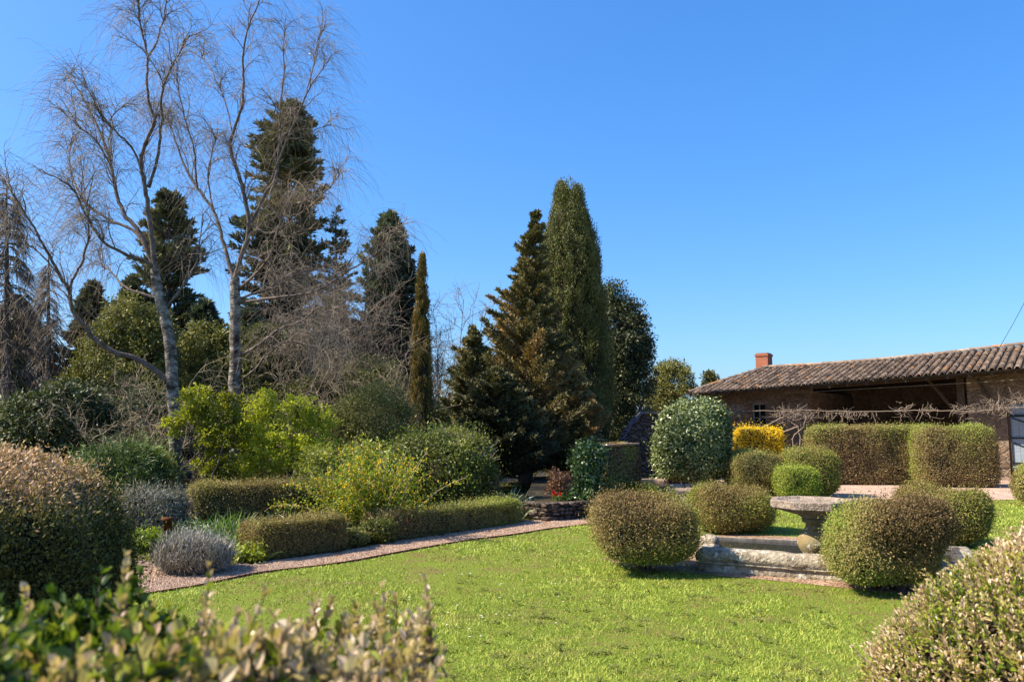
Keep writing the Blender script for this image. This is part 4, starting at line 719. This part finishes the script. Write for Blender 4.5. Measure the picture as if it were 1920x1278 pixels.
# cypresses: upright plumes packed into a column
def cypress(name, label, px, Y, prof, m, ncl, nl, cr_, L, W=.35, seed=1, group=None, flat=1.0):
    reseed(seed, px)
    zz = np.array([P(px, p[0], Y)[2] for p in prof]); sc = np.array([(Y*ct+(z-EYE)*st)/Y for z in zz]); xl = np.array([Xr(p[1], Y) for p in prof])*sc; xr_ = np.array([Xr(p[2], Y) for p in prof])*sc
    o = np.argsort(zz); zz, xl, xr_ = zz[o], xl[o], xr_[o]; zt = zz[-1]
    z = .3+(zt-.3-cr_)*rng.random(ncl)**.95; az = rng.random(ncl)*6.28; c0 = (np.interp(z, zz, xl)+np.interp(z, zz, xr_))/2; hw = (np.interp(z, zz, xr_)-np.interp(z, zz, xl))/2
    hw = hw*(1+.055*sn(np.stack([np.cos(az)*2, np.sin(az)*2, z*1.3], 1), 1.6, seed)); rr_ = np.maximum(hw-cr_*.5, .03)*np.where(rng.random(ncl) < .85, .86+.16*rng.random(ncl), rng.random(ncl)); cc = np.stack([c0+rr_*np.cos(az), Y+rr_*np.sin(az)*flat, z], 1)
    i = np.repeat(np.arange(ncl), nl); d = nrm(rng.normal(size=(len(i), 3))); csz = cr_*(.6+.8*rng.random(ncl)); q = cc[i]+d*csz[i][:, None]*[.7, .7, 1.8]*(.55+.45*rng.random((len(i), 1)))
    D = d*[.5, .5, .3]+[0, 0, .9]+rng.normal(size=(len(i), 3))*.35; LL = L*(.6+.8*rng.random(len(i))); mb = MB()
    leaves(mb, q, D, LL, LL*W, np.clip(.45+.12*rng.normal(size=ncl)[i]+.15*rng.normal(size=len(i))+.2*d[:, 2]*0, 0, 1), N=d+rng.normal(size=(len(i), 3))*.35)
    tz = np.linspace(.3, zt-.25, 30); h2 = np.maximum((np.interp(tz, zz, xr_)-np.interp(tz, zz, xl))/2*.8-.05, .02); tubes(mb, np.stack([(np.interp(tz, zz, xl)+np.interp(tz, zz, xr_))/2, Y+0*tz, tz], 1)[None], h2[None], 14, 1)
    tp = MB(); b = np.array([X(px, Y), Y, 0]); tube1(tp, [b, b+[0, 0, 1.0], b+[0, 0, 2]], .2, .12, 8)
    return thing(name, b, label, 'tree', [('trunk', tp, M['bark']), ('crown', mb, [m, M['core']])], group)
cypress('italian_cypress', 'broad tall cypress, the highest tree right of centre', 1082, 25.8, [(345, 1052, 1078), (365, 1040, 1090), (400, 1032, 1098), (420, 1024, 1112), (470, 1008, 1122), (520, 996, 1131), (600, 984, 1142), (700, 980, 1150), (800, 985, 1152), (905, 1000, 1148)], M['cypress'], 1100, 240, .225, .07, W=.34, seed=1)
cypress('slim_cypress', 'slim golden brown columnar cypress beside the blue conifer', 791, 19.6, [(476, 789, 795), (500, 784, 799), (560, 778, 804), (650, 772, 809), (750, 769, 812), (850, 772, 812)], M['cypress_gold'], 420, 110, .09, .05, seed=2)
# broadleaf crowns made of leaf clumps
def broad(name, label, px, Y, ells, m, ncl, nl, cr_, L, W=.5, group=None, cat='tree', seed=1, trunk_r=.12, shell=.55, upb=.2, bark='bark', nst=14, core=False):
    reseed(seed, px)
    base = np.array([X(px, Y), Y, 0]); tp = MB(); mb = MB(); vol = np.array([e[2]*e[3] for e in ells], float); pick = rng.choice(len(ells), ncl, p=vol/vol.sum())
    E = []
    for (ex, ey, ew, eh, *r_) in ells:
        c = P(ex, ey, Y); s = (Y*ct+(c[2]-EYE)*st)/F; E.append((c, ew*s, eh*s, r_[0] if r_ else ew*s*.8))
    d = nrm(rng.normal(size=(ncl, 3))); rr_ = (shell+(1-shell)*rng.random(ncl)**.6); C_ = np.array([E[k][0] for k in pick]); Rr = np.array([[E[k][1], E[k][3], E[k][2]] for k in pick])
    cc = C_+d*Rr*rr_[:, None]; cc = cc[cc[:, 2] > .15]; ncl = len(cc)
    i = np.repeat(np.arange(ncl), nl); dd = nrm(rng.normal(size=(len(i), 3))); csz = cr_*(.5+.9*rng.random(ncl)); q = cc[i]+dd*csz[i][:, None]*rng.random((len(i), 1))**.5*[1.1, 1.1, .8]
    D = dd+rng.normal(size=(len(i), 3))*.6+[0, 0, upb]; LL = L*(.6+.8*rng.random(len(i)))
    leaves(mb, q, D, LL, LL*W, np.clip(.5+.2*sn(q, .9, seed)+.17*rng.normal(size=len(i))+.12*rng.normal(size=ncl)[i], 0, 1), N=dd+nrm(cc-cc.mean(0))[i]*.5+rng.normal(size=(len(i), 3))*.5+[0, 0, .2])
    k = min(ncl, nst*4); S = np.tile(base, (k, 1))+rng.normal(size=(k, 3))*[.12, .12, 0]; tgt = cc[rng.choice(ncl, k, replace=False)]; mid = S*.45+tgt*.55; mid[:, :2] = S[:, :2]*.6+tgt[:, :2]*.4
    tt = np.linspace(0, 1, 9)[None, :, None]; g = (1-tt)**2*S[:, None]+2*tt*(1-tt)*mid[:, None]+tt**2*tgt[:, None]; g[:, 1:-1] += rng.normal(size=g[:, 1:-1].shape)*.04
    tubes(tp, g, np.linspace(1, .2, 9)[None]*(trunk_r*(.25+.75*(rng.random(k) < .12)))[:, None], 5)
    return thing(name, base, label, cat, [('trunk', tp, M[bark]), ('crown', mb, m)], group)
broad('holm_oak', 'dark evergreen oak right of the tall cypress', 1165, 28.5, [(1165, 640, 55, 95), (1180, 700, 48, 110), (1150, 740, 40, 120), (1150, 565, 18, 40)], M['oak'], 700, 110, .25, .085, seed=3)
broad('evergreen_tree', 'lighter green tree top behind the camellia beside the barn roof', 1262, 32, [(1262, 735, 42, 62), (1240, 770, 30, 60)], M['olive'], 360, 80, .26, .09, seed=4)
broad('evergreen_tree', 'small leafy tree top just above the left end of the barn roof', 1331, 40, [(1331, 735, 14, 36)], M['olive'], 110, 40, .25, .14, seed=5)
gu = 'evergreen trees and bushes filling the wood behind the birches'
broad('evergreen_bush', 'dark evergreen at the far left edge behind the huge box mound', 25, 27, [(20, 700, 70, 130), (90, 790, 60, 60)], M['darkgreen'], 650, 80, .36, .1, group=gu, seed=6)
broad('evergreen_bush', 'olive green evergreen with a rounded top behind the left birch trunk', 235, 24, [(235, 620, 45, 75), (285, 660, 45, 90), (200, 690, 55, 85), (260, 740, 90, 80), (140, 770, 60, 70)], M['olive'], 700, 90, .26, .085, group=gu, seed=7)
broad('evergreen_bush', 'dark green bush directly behind the juniper', 150, 19, [(130, 790, 85, 70), (60, 800, 70, 60)], M['darkgreen'], 500, 50, .28, .09, group=gu, seed=17)
broad('evergreen_bush', 'yellowish green evergreen between the two birch trunks', 395, 25, [(385, 660, 40, 60), (430, 690, 50, 75), (370, 740, 70, 60), (480, 710, 50, 75), (500, 650, 30, 50)], M['olive'], 700, 80, .25, .08, group=gu, seed=8)
broad('evergreen_bush', 'dark evergreen right of the second birch trunk', 560, 27, [(540, 700, 70, 90), (610, 740, 80, 70), (690, 740, 70, 80)], M['darkgreen'], 800, 80, .3, .09, group=gu, seed=9)
broad('evergreen_bush', 'low dark bush in the gap beside the slim cypress foot', 770, 26, [(760, 790, 50, 50), (835, 800, 40, 35)], M['darkgreen'], 300, 50, .3, .11, group=gu, seed=10)
conifer('dark_conifer', 'dark low conifer at the far left behind the larches', 30, 29, [(560, 24, 36), (620, -20, 75), (700, -45, 100), (800, -60, 115)], M['bluefir'], 230, 200, .22, .34, up=.35, group=gt, seed=31, gap=.3)
conifer('dark_conifer', 'feathery dark conifer between the larches and the left birch trunk', 175, 28, [(530, 170, 180), (600, 130, 215), (700, 105, 240), (800, 95, 250)], M['spruce'], 260, 200, .2, .32, up=.4, group=gt, seed=32, gap=.3)
conifer('dark_conifer', 'dark conifer filling the gap between the second birch and the blue conifer', 625, 28.5, [(560, 618, 632), (620, 585, 665), (700, 560, 690), (800, 550, 700)], M['spruce'], 260, 200, .2, .32, up=.4, group=gt, seed=33, gap=.3)
conifer('dark_conifer', 'dark conifer with a low wide crown left of the left birch trunk', 250, 26.5, [(520, 245, 255), (600, 200, 300), (700, 170, 320), (800, 160, 330)], M['spruce'], 280, 220, .2, .32, up=.4, group=gt, seed=41, gap=.3)
conifer('dark_conifer', 'dark conifer standing between the two birch trunks', 385, 28, [(560, 380, 390), (640, 340, 430), (720, 320, 450), (800, 310, 460)], M['bluefir'], 260, 200, .2, .32, up=.4, group=gt, seed=42, gap=.3)
conifer('dark_conifer', 'dark conifer directly behind the second birch trunk', 470, 29.5, [(570, 464, 476), (640, 430, 510), (720, 410, 530), (800, 400, 540)], M['bluefir'], 260, 200, .2, .32, up=.4, group=gt, seed=34, gap=.3)
broad('evergreen_bush', 'broad dark evergreen mass behind the grey scrub right of the second birch', 690, 24.5, [(600, 760, 70, 60), (690, 745, 75, 70), (520, 770, 60, 50)], M['olive'], 600, 90, .26, .08, group=gu, seed=36)
broad('evergreen_bush', 'dark evergreen mass behind the juniper and the birch foot', 300, 21.5, [(290, 790, 70, 60), (210, 800, 60, 50), (370, 800, 60, 55)], M['darkgreen'], 560, 90, .24, .08, group=gu, seed=37)
broad('olive_shrub', 'rounded olive brown shrub above the forsythia', 700, 16.8, [(705, 785, 72, 68), (650, 810, 45, 55)], M['olive'], 520, 70, .2, .05, group=None, cat='shrub', seed=11, trunk_r=.03, W=.35)
gs = 'bright spring shrubs behind the taller hedge'
broad('spring_shrub', 'bright lime green shrub right behind the white birch trunk', 380, 14.2, [(372, 762, 38, 42), (415, 810, 50, 45), (332, 795, 24, 22), (412, 875, 42, 38), (430, 760, 20, 30)], M['bright'], 400, 30, .085, .055, group=gs, cat='shrub', seed=12, trunk_r=.025, shell=.2)
broad('spring_shrub', 'bright lime green shrub under the second birch, the wider of the two', 510, 14.6, [(490, 765, 35, 38), (480, 810, 45, 40), (560, 770, 45, 38), (530, 840, 75, 50), (610, 790, 30, 28), (470, 880, 50, 30), (600, 850, 40, 40)], M['bright'], 520, 30, .085, .055, group=gs, cat='shrub', seed=13, trunk_r=.025, shell=.2)
broad('mixed_shrub', 'green shrub behind the yellow forsythia sprays', 625, 14.0, [(620, 880, 60, 45), (690, 880, 50, 50)], M['midgreen'], 280, 40, .16, .05, cat='shrub', seed=14, trunk_r=.02)
broad('rose_shrub', 'reddish leaved shrub left of the ivy pillar', 1048, 15.1, [(1046, 905, 26, 26)], M['redbrown'], 60, 40, .08, .045, cat='shrub', seed=15, trunk_r=.014, shell=.2)
c0 = P(1047, 927, 14.7); pt = []
for k in range(6):
    S = c0+rng.normal(size=3)*[.07, .05, .02]; fm = MB(); d_ = rng.normal(size=(10, 3))*[.4, .4, .2]+[0, 0, 1]
    leaves(fm, S+rng.normal(size=(10, 3))*.008, d_, .05, .035, rng.random(10)); tubes(fm, np.stack([S*[1, 1, 0]+[0, 0, .3], S+[0, 0, .01]], 0)[None], np.full((1, 2), .006), 4, 1, .5); pt.append(('flower', fm, [M['red'], M['iris']]))
thing('tulips', (c0[0], c0[1], .3), 'cluster of red tulips on the raised bed', 'flowers', pt)
# dome twigs
mb = MB(); n = 900; th_ = rng.random(n)*6.28; rr_ = np.sqrt(rng.random(n)); S = np.stack([X(835, 15.2)+.85*rr_*np.cos(th_), 15.2+.6*rr_*np.sin(th_), 1.0+.42*np.sqrt(1-rr_**2)], 1); g = grow(S, rng.normal(size=(n, 3))*[1, 1, .4]+[0, 0, .5], .15+.2*rng.random(n), 5, 0, .25); tubes(mb, g, np.linspace(.007, .003, 5)[None].repeat(n, 0), 3, 0, rng.random(n))
o = [x for x in bpy.data.objects if x.name == 'shrub_dome'][0]; tw_ = mb.build('bare_twigs', M['twig_pale'], o); off(tw_)
# forsythia
st_, fl = MB(), MB(); b = P(700, 990, 12.35); b[2] = .05; n = 110
D = rng.normal(size=(n, 3))*[.5, .35, .1]+[.0, 0, 1.0]; D[:16, 0] -= .9; D[16:26, 0] += .4; S = np.tile(b, (n, 1))+rng.normal(size=(n, 3))*[.22, .12, 0]; g = grow(S, D, .7+.85*rng.random(n), 9, 0, .07, .07); tubes(st_, g, np.linspace(.009, .003, 9)[None].repeat(n, 0), 4, 0, .5+.5*rng.random(n))
q, T, t, i = spawn(g, 34, .25, 1); q = q+rng.normal(size=q.shape)*.03
for k in range(3): leaves(fl, q, rng.normal(size=q.shape), .026, .018, np.clip(.5+.3*rng.normal(size=len(q)), 0, 1))
q, T, t, i = spawn(g, 120, .15, 1); leaves(fl, q+rng.normal(size=q.shape)*.07, rng.normal(size=q.shape)+[0, 0, .3], .05, .026, rng.random(len(q)), 1)
thing('forsythia', b*[1, 1, 0], 'arching yellow forsythia spraying over the gap between the hedges', 'shrub', [('stems', st_, M['twig_pale']), ('flowers', fl, [M['yellow'], M['limegreen']])])

# ------------------------------------------------------------------ bare birches, limbs traced as they stand
def limbs(mb, Ls, Y, r_base, sides=7, seed=1, mat=0):
    out = []
    for (pts, r0, r1, dy) in Ls:
        n = len(pts); q = np.array([P(p[0], p[1], Y+dy*(i/(n-1))**1.2 if n > 1 else Y) for i, p in enumerate(pts)]); q = curve(q, 5); q[1:-1] += np.random.default_rng(seed).normal(size=q[1:-1].shape)*.007
        q[:, 2] = np.maximum(q[:, 2], -.02); out.append(q); tubes(mb, q[None], (r1+(r0-r1)*(1-np.linspace(0, 1, len(q)))**.9)[None], sides, mat, .5)
    return out
def birchtwigs(mbt, mbl, ls, n1, n2, n3, weep=.2, l1=(.35, 1.05), rt=.006, upw=.5, skip=0.25):
    """side boughs go with the limbs, fine hanging twigs into the crown"""
    for q in ls:
        ln = np.linalg.norm(np.diff(q, axis=0), axis=1).sum(); par = resample(q, 16)[None]; m = max(3, int(n1*ln))
        S, T, t, i = spawn(par, m, skip, 1.0); D = T*.9+rperp(T)*.6+[0, 0, upw]; L1 = (l1[0]+(l1[1]-l1[0])*rng.random(m))*(1.1-.55*t)
        g1 = grow(S, D, L1, 8, .03, .16, .05); tubes(mbl, g1, np.linspace(1, .3, 8)[None]*(.006+.010*L1)[:, None], 4, 1, .5)
        S2, T2, t2, _ = spawn(g1, n2, .15, 1); g2 = grow(S2, T2*.7+rperp(T2)*.7+[0, 0, .1], .2+.35*rng.random(len(S2)), 5, 0, .15, .08); tubes(mbt, g2, np.linspace(rt, rt*.55, 5)[None].repeat(len(S2), 0), 3, 0, rng.random(len(S2)))
        S3, T3, t3, _ = spawn(g2, n3, .2, 1); g3 = grow(S3, T3*.4+rperp(T3)*.35+[0, 0, -.4], .35+.75*rng.random(len(S3)), 5, 0, .06, weep); tubes(mbt, g3, np.linspace(rt*.55, rt*.3, 5)[None].repeat(len(S3), 0), 3, 0, rng.random(len(S3)))
Y1 = 14.9
LA = [([(337, 972), (331, 880), (328, 800), (323, 720), (318, 640), (305, 580), (293, 530), (291, 500)], .125, .085, 0)]
LA1 = [([(291, 510), (284, 440), (277, 390), (272, 350), (264, 306), (272, 270), (290, 226), (279, 193), (275, 146), (277, 106), (266, 62), (259, 10), (255, -40)], 0.0484, 0.0090, -.6),
       ([(277, 108), (292, 84), (304, 47), (312, 4), (316, -30)], 0.0195, 0.0075, -.2), ([(279, 352), (295, 299), (303, 233), (303, 182), (317, 135), (343, 87), (355, 66)], 0.0312, 0.0075, -1.2),
       ([(291, 506), (262, 437), (233, 401), (219, 365), (208, 310), (199, 277), (182, 237), (160, 193), (139, 157), (126, 142)], 0.0468, 0.0075, .8),
       ([(208, 310), (208, 270), (210, 219), (233, 200), (250, 196)], 0.0172, 0.0060, .6), ([(206, 308), (179, 262), (146, 237), (120, 211), (104, 193)], 0.0187, 0.0053, -.5),
       ([(272, 350), (252, 284), (219, 248), (190, 219), (172, 180), (157, 149)], 0.0218, 0.0060, -1.0), ([(290, 508), (276, 492), (234, 476), (193, 452), (160, 400), (139, 357), (109, 335), (73, 317)], 0.0390, 0.0060, -1.5),
       ([(291, 506), (256, 437), (204, 412), (160, 379), (139, 340), (130, 300), (134, 260)], 0.0351, 0.0060, 1.4),
       ([(314, 712), (285, 690), (255, 672), (216, 660), (182, 640), (156, 608), (135, 580), (130, 546), (115, 522), (104, 499), (86, 468), (68, 434), (44, 395), (22, 360), (5, 340)], 0.0546, 0.0075, -2.2),
       ([(130, 548), (136, 525), (151, 499), (161, 465), (167, 439), (164, 400), (157, 350), (150, 290)], 0.0273, 0.0060, -.6), ([(300, 560), (250, 545), (225, 530), (205, 505), (193, 500), (185, 470)], 0.0273, 0.0060, 1.2),
       ([(305, 585), (340, 540), (365, 500), (375, 450), (380, 400)], 0.0273, 0.0060, .6), ([(110, 515), (80, 480), (50, 455), (25, 430), (-10, 400)], 0.0172, 0.0053, -.6)]
tk, cr = MB(), MB(); limbs(tk, LA, Y1, 0, 12); ls = limbs(tk, LA1, Y1, 0, mat=1)
birchtwigs(cr, tk, ls, 4.6, 8, 2, rt=.0048)
thing('birch', P(337, 972, Y1)*[1, 1, 0], 'pale trunked leafless birch with a long limb leaning left', 'tree', [('trunk', tk, [M['birch'], M['limb']]), ('crown', cr, M['twig'])], 'leafless weeping birches')
Y2 = 17.5
LB = [([(442, 945), (441, 800), (440, 700), (441, 600), (441, 550), (440, 520)], .135, .10, 0)]
LB1 = [([(440, 525), (430, 494), (417, 447), (401, 396), (368, 350), (343, 303), (324, 248), (312, 220)], 0.0507, 0.0090, .8), ([(370, 352), (366, 310), (365, 284), (346, 219), (332, 146), (336, 110)], 0.0273, 0.0067, -.8),
       ([(440, 528), (452, 480), (467, 430), (456, 357), (445, 321), (432, 277), (437, 248), (452, 204), (456, 153), (456, 98), (467, 47), (485, 7), (490, -20)], 0.0562, 0.0090, -.8),
       ([(466, 425), (480, 400), (500, 360), (518, 328), (525, 255), (525, 204), (532, 139), (532, 73), (536, 50)], 0.0429, 0.0067, .9), ([(508, 340), (535, 270), (558, 215), (576, 175), (598, 139), (616, 113)], 0.0273, 0.0060, -.5),
       ([(572, 185), (587, 128), (598, 69), (616, 44)], 0.0140, 0.0060, .3), ([(470, 420), (510, 437), (569, 397), (616, 354), (638, 328)], 0.0273, 0.0067, -1.8), ([(436, 250), (425, 200), (405, 150), (385, 115), (370, 105)], 0.0172, 0.0053, 1),
       ([(441, 550), (478, 515), (504, 484), (515, 448), (535, 400), (555, 350)], 0.0390, 0.0067, -1.2), ([(441, 565), (470, 552), (515, 539), (567, 510), (608, 508)], 0.0312, 0.0060, 1.4), ([(441, 570), (500, 560), (582, 549), (627, 526), (666, 500), (702, 479), (723, 455), (735, 430)], 0.0351, 0.0060, -1.5),
       ([(442, 670), (480, 650), (525, 617), (567, 601), (600, 575), (650, 560)], 0.0390, 0.0075, -1.0), ([(442, 720), (480, 690), (500, 665), (540, 640), (600, 650), (660, 620)], 0.0234, 0.0060, -1.6), ([(401, 396), (390, 330), (400, 280), (410, 240)], 0.0195, 0.0053, -1.5), ([(525, 255), (560, 260), (600, 240), (625, 235)], 0.0156, 0.0045, 1.0)]
tk, cr = MB(), MB(); limbs(tk, LB, Y2, 0, 12); ls = limbs(tk, LB1, Y2, 0, seed=2, mat=1)
birchtwigs(cr, tk, ls, 4.0, 8, 2, rt=.0052)
thing('birch', P(442, 900, Y2)*[1, 1, 0], 'darker leafless birch with an upright trunk behind the lime green shrubs', 'tree', [('trunk', tk, [M['birch'], M['limb']]), ('crown', cr, M['twig'])], 'leafless weeping birches')
# bare scrub
def scrub(name, label, px, Y, ns, h, spread, n2, n3, m='twig', group=None, seed=1, r=.02, droop=.04, nz=.13):
    reseed(seed, px)
    b = np.array([X(px, Y), Y, 0]); tk, cr = MB(), MB(); S = np.tile(b, (ns, 1))+rng.normal(size=(ns, 3))*[spread*.35, spread*.3, 0]; D = rng.normal(size=(ns, 3))*[spread*.28, spread*.28, 0]+[0, 0, 1.4]
    g = grow(S, D, h*(.7+.4*rng.random(ns)), 10, 0, nz, droop); tubes(tk, g, np.linspace(r, r*.3, 10)[None].repeat(ns, 0), 5)
    S2, T2, t2, _ = spawn(g, n2, .25, 1); g2 = grow(S2, T2*.7+rperp(T2)*.8, (.5+.9*rng.random(len(S2)))*h*.22, 7, 0, .2, droop*1.5); tubes(tk, g2, np.linspace(r*.35, r*.15, 7)[None].repeat(len(S2), 0), 4, 0, rng.random(len(S2)))
    S3, T3, t3, _ = spawn(g2, n3, .15, 1); g3 = grow(S3, T3*.6+rperp(T3)*.8, (.3+.7*rng.random(len(S3)))*h*.13, 5, 0, .2, droop*2); tubes(cr, g3, np.linspace(r*.2, r*.1, 5)[None].repeat(len(S3), 0), 3, 0, rng.random(len(S3)))
    return thing(name, b, label, 'tree' if h > 4 else 'shrub', [('trunk', tk, M['bark' if m == 'twig' else m]), ('crown', cr, M[m])], group)
gz = 'leafless scrub in front of the wood'
scrub('bare_scrub', 'tangle of pale leafless twigs left of the birch trunk', 250, 17.2, 16, 3.0, 1.3, 13, 8, 'twig_pale', gz)
scrub('bare_scrub', 'leafless brown scrub behind the huge box mound', 110, 20, 10, 3.2, 1.8, 12, 8, 'twig', gz)
scrub('bare_scrub', 'grey leafless scrub between the second birch and the slim cypress', 600, 19.5, 12, 4.0, 1.8, 12, 7, 'twig_pale', gz)
scrub('bare_scrub', 'leafless scrub just left of the slim cypress', 675, 21.5, 9, 4.0, 1.0, 12, 7, 'twig_pale', gz)
scrub('bare_tree', 'thin leafless tree arching up between the tall spruce and the blue conifer', 635, 25, 9, 7.2, .7, 26, 12, 'twig', gz, r=.03, nz=.06, droop=.01)
scrub('bare_tree', 'small leafless tree showing right of the slim cypress', 815, 29, 8, 6.0, .5, 24, 12, 'twig', gz, r=.03, nz=.07, droop=0)
# distant wood behind everything
mb = MB(); n = 2600; x = rng.uniform(-75, 8, n); y = 62+8*rng.random(n); z = rng.random(n)*(3.6+1.2*np.sin(x*.35)+.8*np.sin(x*1.1)); cc = np.stack([x, y, z], 1); i = np.repeat(np.arange(n), 26)
leaves(mb, cc[i]+rng.normal(size=(len(i), 3))*.8, rng.normal(size=(len(i), 3)), .5, .3, rng.random(len(i))); tag(mb.build('far_woodland', M['darkgreen']), 'dark distant wood closing the view behind the trees', 'wood', kind='stuff')

# ------------------------------------------------------------------ foreground box hedges, out of focus
def sprigs(mb, S, D, H, nn, Lf, rb, matst=1):
    B = len(S); g = grow(S, D, H, 6, .05, .07); tubes(mb, g, np.linspace(.0022, .001, 6)[None].repeat(B, 0), 4, matst, .5)
    for k in range(nn):
        t = .2+.8*k/(nn-1); u = t*5; kk = min(int(u), 4); f = u-kk; q = g[:, kk]*(1-f)+g[:, kk+1]*f; T = nrm(g[:, kk+1]-g[:, kk]); a_ = k*1.57+rng.normal(size=B)*.3
        ref = nrm(np.cross(T, [0.3, .9, .1])); r2 = np.cross(T, ref); sd_ = ref*np.cos(a_)[:, None]+r2*np.sin(a_)[:, None]
        for s in (1, -1):
            D_ = sd_*s*(.75-.45*t)+T*(.55+.4*t)+rng.normal(size=(B, 3))*.12; L = Lf*(.75+.4*rng.random(B))*(1.05-.4*t)
            leaf6(mb, q, D_, T+sd_*-s*.3, L, L*.6, np.clip(rb+.2*rng.normal(size=B)+.1*t, 0, 1))
def hedge_field(path, wd, zf, dens, H, Lf, seed):
    S = []
    path = np.array(path, float); seglen = np.linalg.norm(np.diff(path, axis=0), axis=1)
    for i, ln in enumerate(seglen):
        n = int(ln*wd*dens); t = rng.random((n, 1)); d = (path[i+1]-path[i])/ln; nn = np.array([d[1], -d[0]]); p = path[i]*(1-t)+path[i+1]*t+nn*(rng.random((n, 1)))*wd; S.append(p)
    S = np.concatenate(S); z = zf(S[:, 0], S[:, 1])+.022*sn(np.c_[S, 0*S[:, 0]], 11, seed)+.018*sn(np.c_[S, 0*S[:, 0]], 26, seed+1)+.028-rng.random(len(S))**1.2*.15; return np.c_[S, z]
def crest(x, y): return np.interp(x, [-1.1, -.75, -.5, -.3, -.1], [1.455, 1.45, 1.41, 1.37, 1.335])
S = hedge_field([(-1.5, .95), (-.75, 1.02), (-.42, 1.16), (-.12, 1.3)], .62, crest, 9000, .1, .02, 3)
ok = (S[:, 1] > .42) & (S[:, 0]/S[:, 1] < -.10-.02*rng.random(len(S))); S = S[ok]; n = len(S); mb = MB(); rb = .22+.2*sn(S, 6, 7)+.14*rng.normal(size=len(S))+.2*(S[:, 0] > -.45)
sprigs(mb, S-[0, 0, .045], rng.normal(size=(n, 3))*.45+[0, 0, 1], .035+.07*rng.random(n)**4, 5, .026, rb)
V = [(-1.5, .95), (-.75, 1.02), (-.42, 1.14), (-.14, 1.26), (-.16, .75), (-.6, .5), (-1.5, .4)]
body = MB(); tv_ = np.array([[a_, b_, crest(a_, b_)-.16] for a_, b_ in V]); bv = tv_*[1, 1, 0]; nn = len(V)
body.add(np.concatenate([tv_, bv]), [list(range(nn))]); body.add(np.concatenate([tv_, bv]), [[i, nn+i, nn+(i+1) % nn, (i+1) % nn] for i in range(nn)])
# side leaves down the outer faces
for i in (0, 1, 2, 3):
    a_, b_ = tv_[i], tv_[i+1]; m_ = 900; t = rng.random((m_, 1)); q = a_*(1-t)+b_*t; q[:, 2] -= rng.random(m_)**1.5*1.2; leaf6(mb, q, rng.normal(size=(m_, 3))*.5+[.1, .3, .7], rng.normal(size=(m_, 3))+[.5, 0, .5], .02, .011, rng.random(m_)*.6)
tall_l = []
for (px, py, Y, H, lean) in ((824, 1098, 1.1, .13, .05), (770, 1138, 1.1, .09, -.55), (800, 1150, 1.1, .07, -.2), (385, 1070, 1.02, .12, .05), (574, 1128, 1.15, .08, .1), (236, 1050, 1.0, .1, .05), (60, 1110, .95, .08, 0)):
    tip = P(px, py, Y); S1 = tip-np.array([lean*H, 0, H]); tall = MB(); tall_l.append(tall); sprigs(tall, S1[None], np.array([[lean, 0, 1.]]), H*1.02, 9, .021, np.array([.78]))
hl = empty('foreground_hedge', (-.7, .8, 0), 'out of focus box hedge with tall sprigs along the bottom left edge', 'hedge')
off(mb.build('foliage', [M['box_near'], M['bark']], hl)); [off(t_.build('sprig', [M['box_near'], M['bark']], hl)) for t_ in tall_l]; off(body.build('inner_twigs', M['core'], hl))
# right mound
c = np.array([2.27, 2.4]); a_, b_, cz, z0 = 1.2, .8, .72, 0.0; q, N = supsamp(30000, a_, b_, cz, 2.05); ok = (q[:, 2] > -.25); q, N = q[ok], N[ok]; q = q+N*(.035*sn(q, 4, 3)-.03*rng.random(len(q))+.05*(rng.random(len(q)) < .03)*rng.random(len(q)))[:, None]
S = q+[c[0], c[1], z0+cz]; n = len(S); mb = MB(); keep = (N[:, 1] < .6) ; S, N = S[keep], N[keep]; n = len(S)
sprigs(mb, S-N*.05, N*.7+rng.normal(size=(n, 3))*.35+[0, 0, .7], .06+.035*rng.random(n), 5, .022, .6+.24*sn(S, 6, 9)+.16*rng.normal(size=n))
body = MB(); block(body, (c[0], c[1], z0+cz), (a_-.07, b_-.07, cz-.06), 2.05, 14)
hr_ = empty('foreground_mound', (c[0], c[1], 0), 'near box bush with pale browned leaf tips in the bottom right corner', 'shrub')
off(mb.build('foliage', [M['box_pale'], M['bark']], hr_)); off(body.build('inner_twigs', M['core'], hr_))
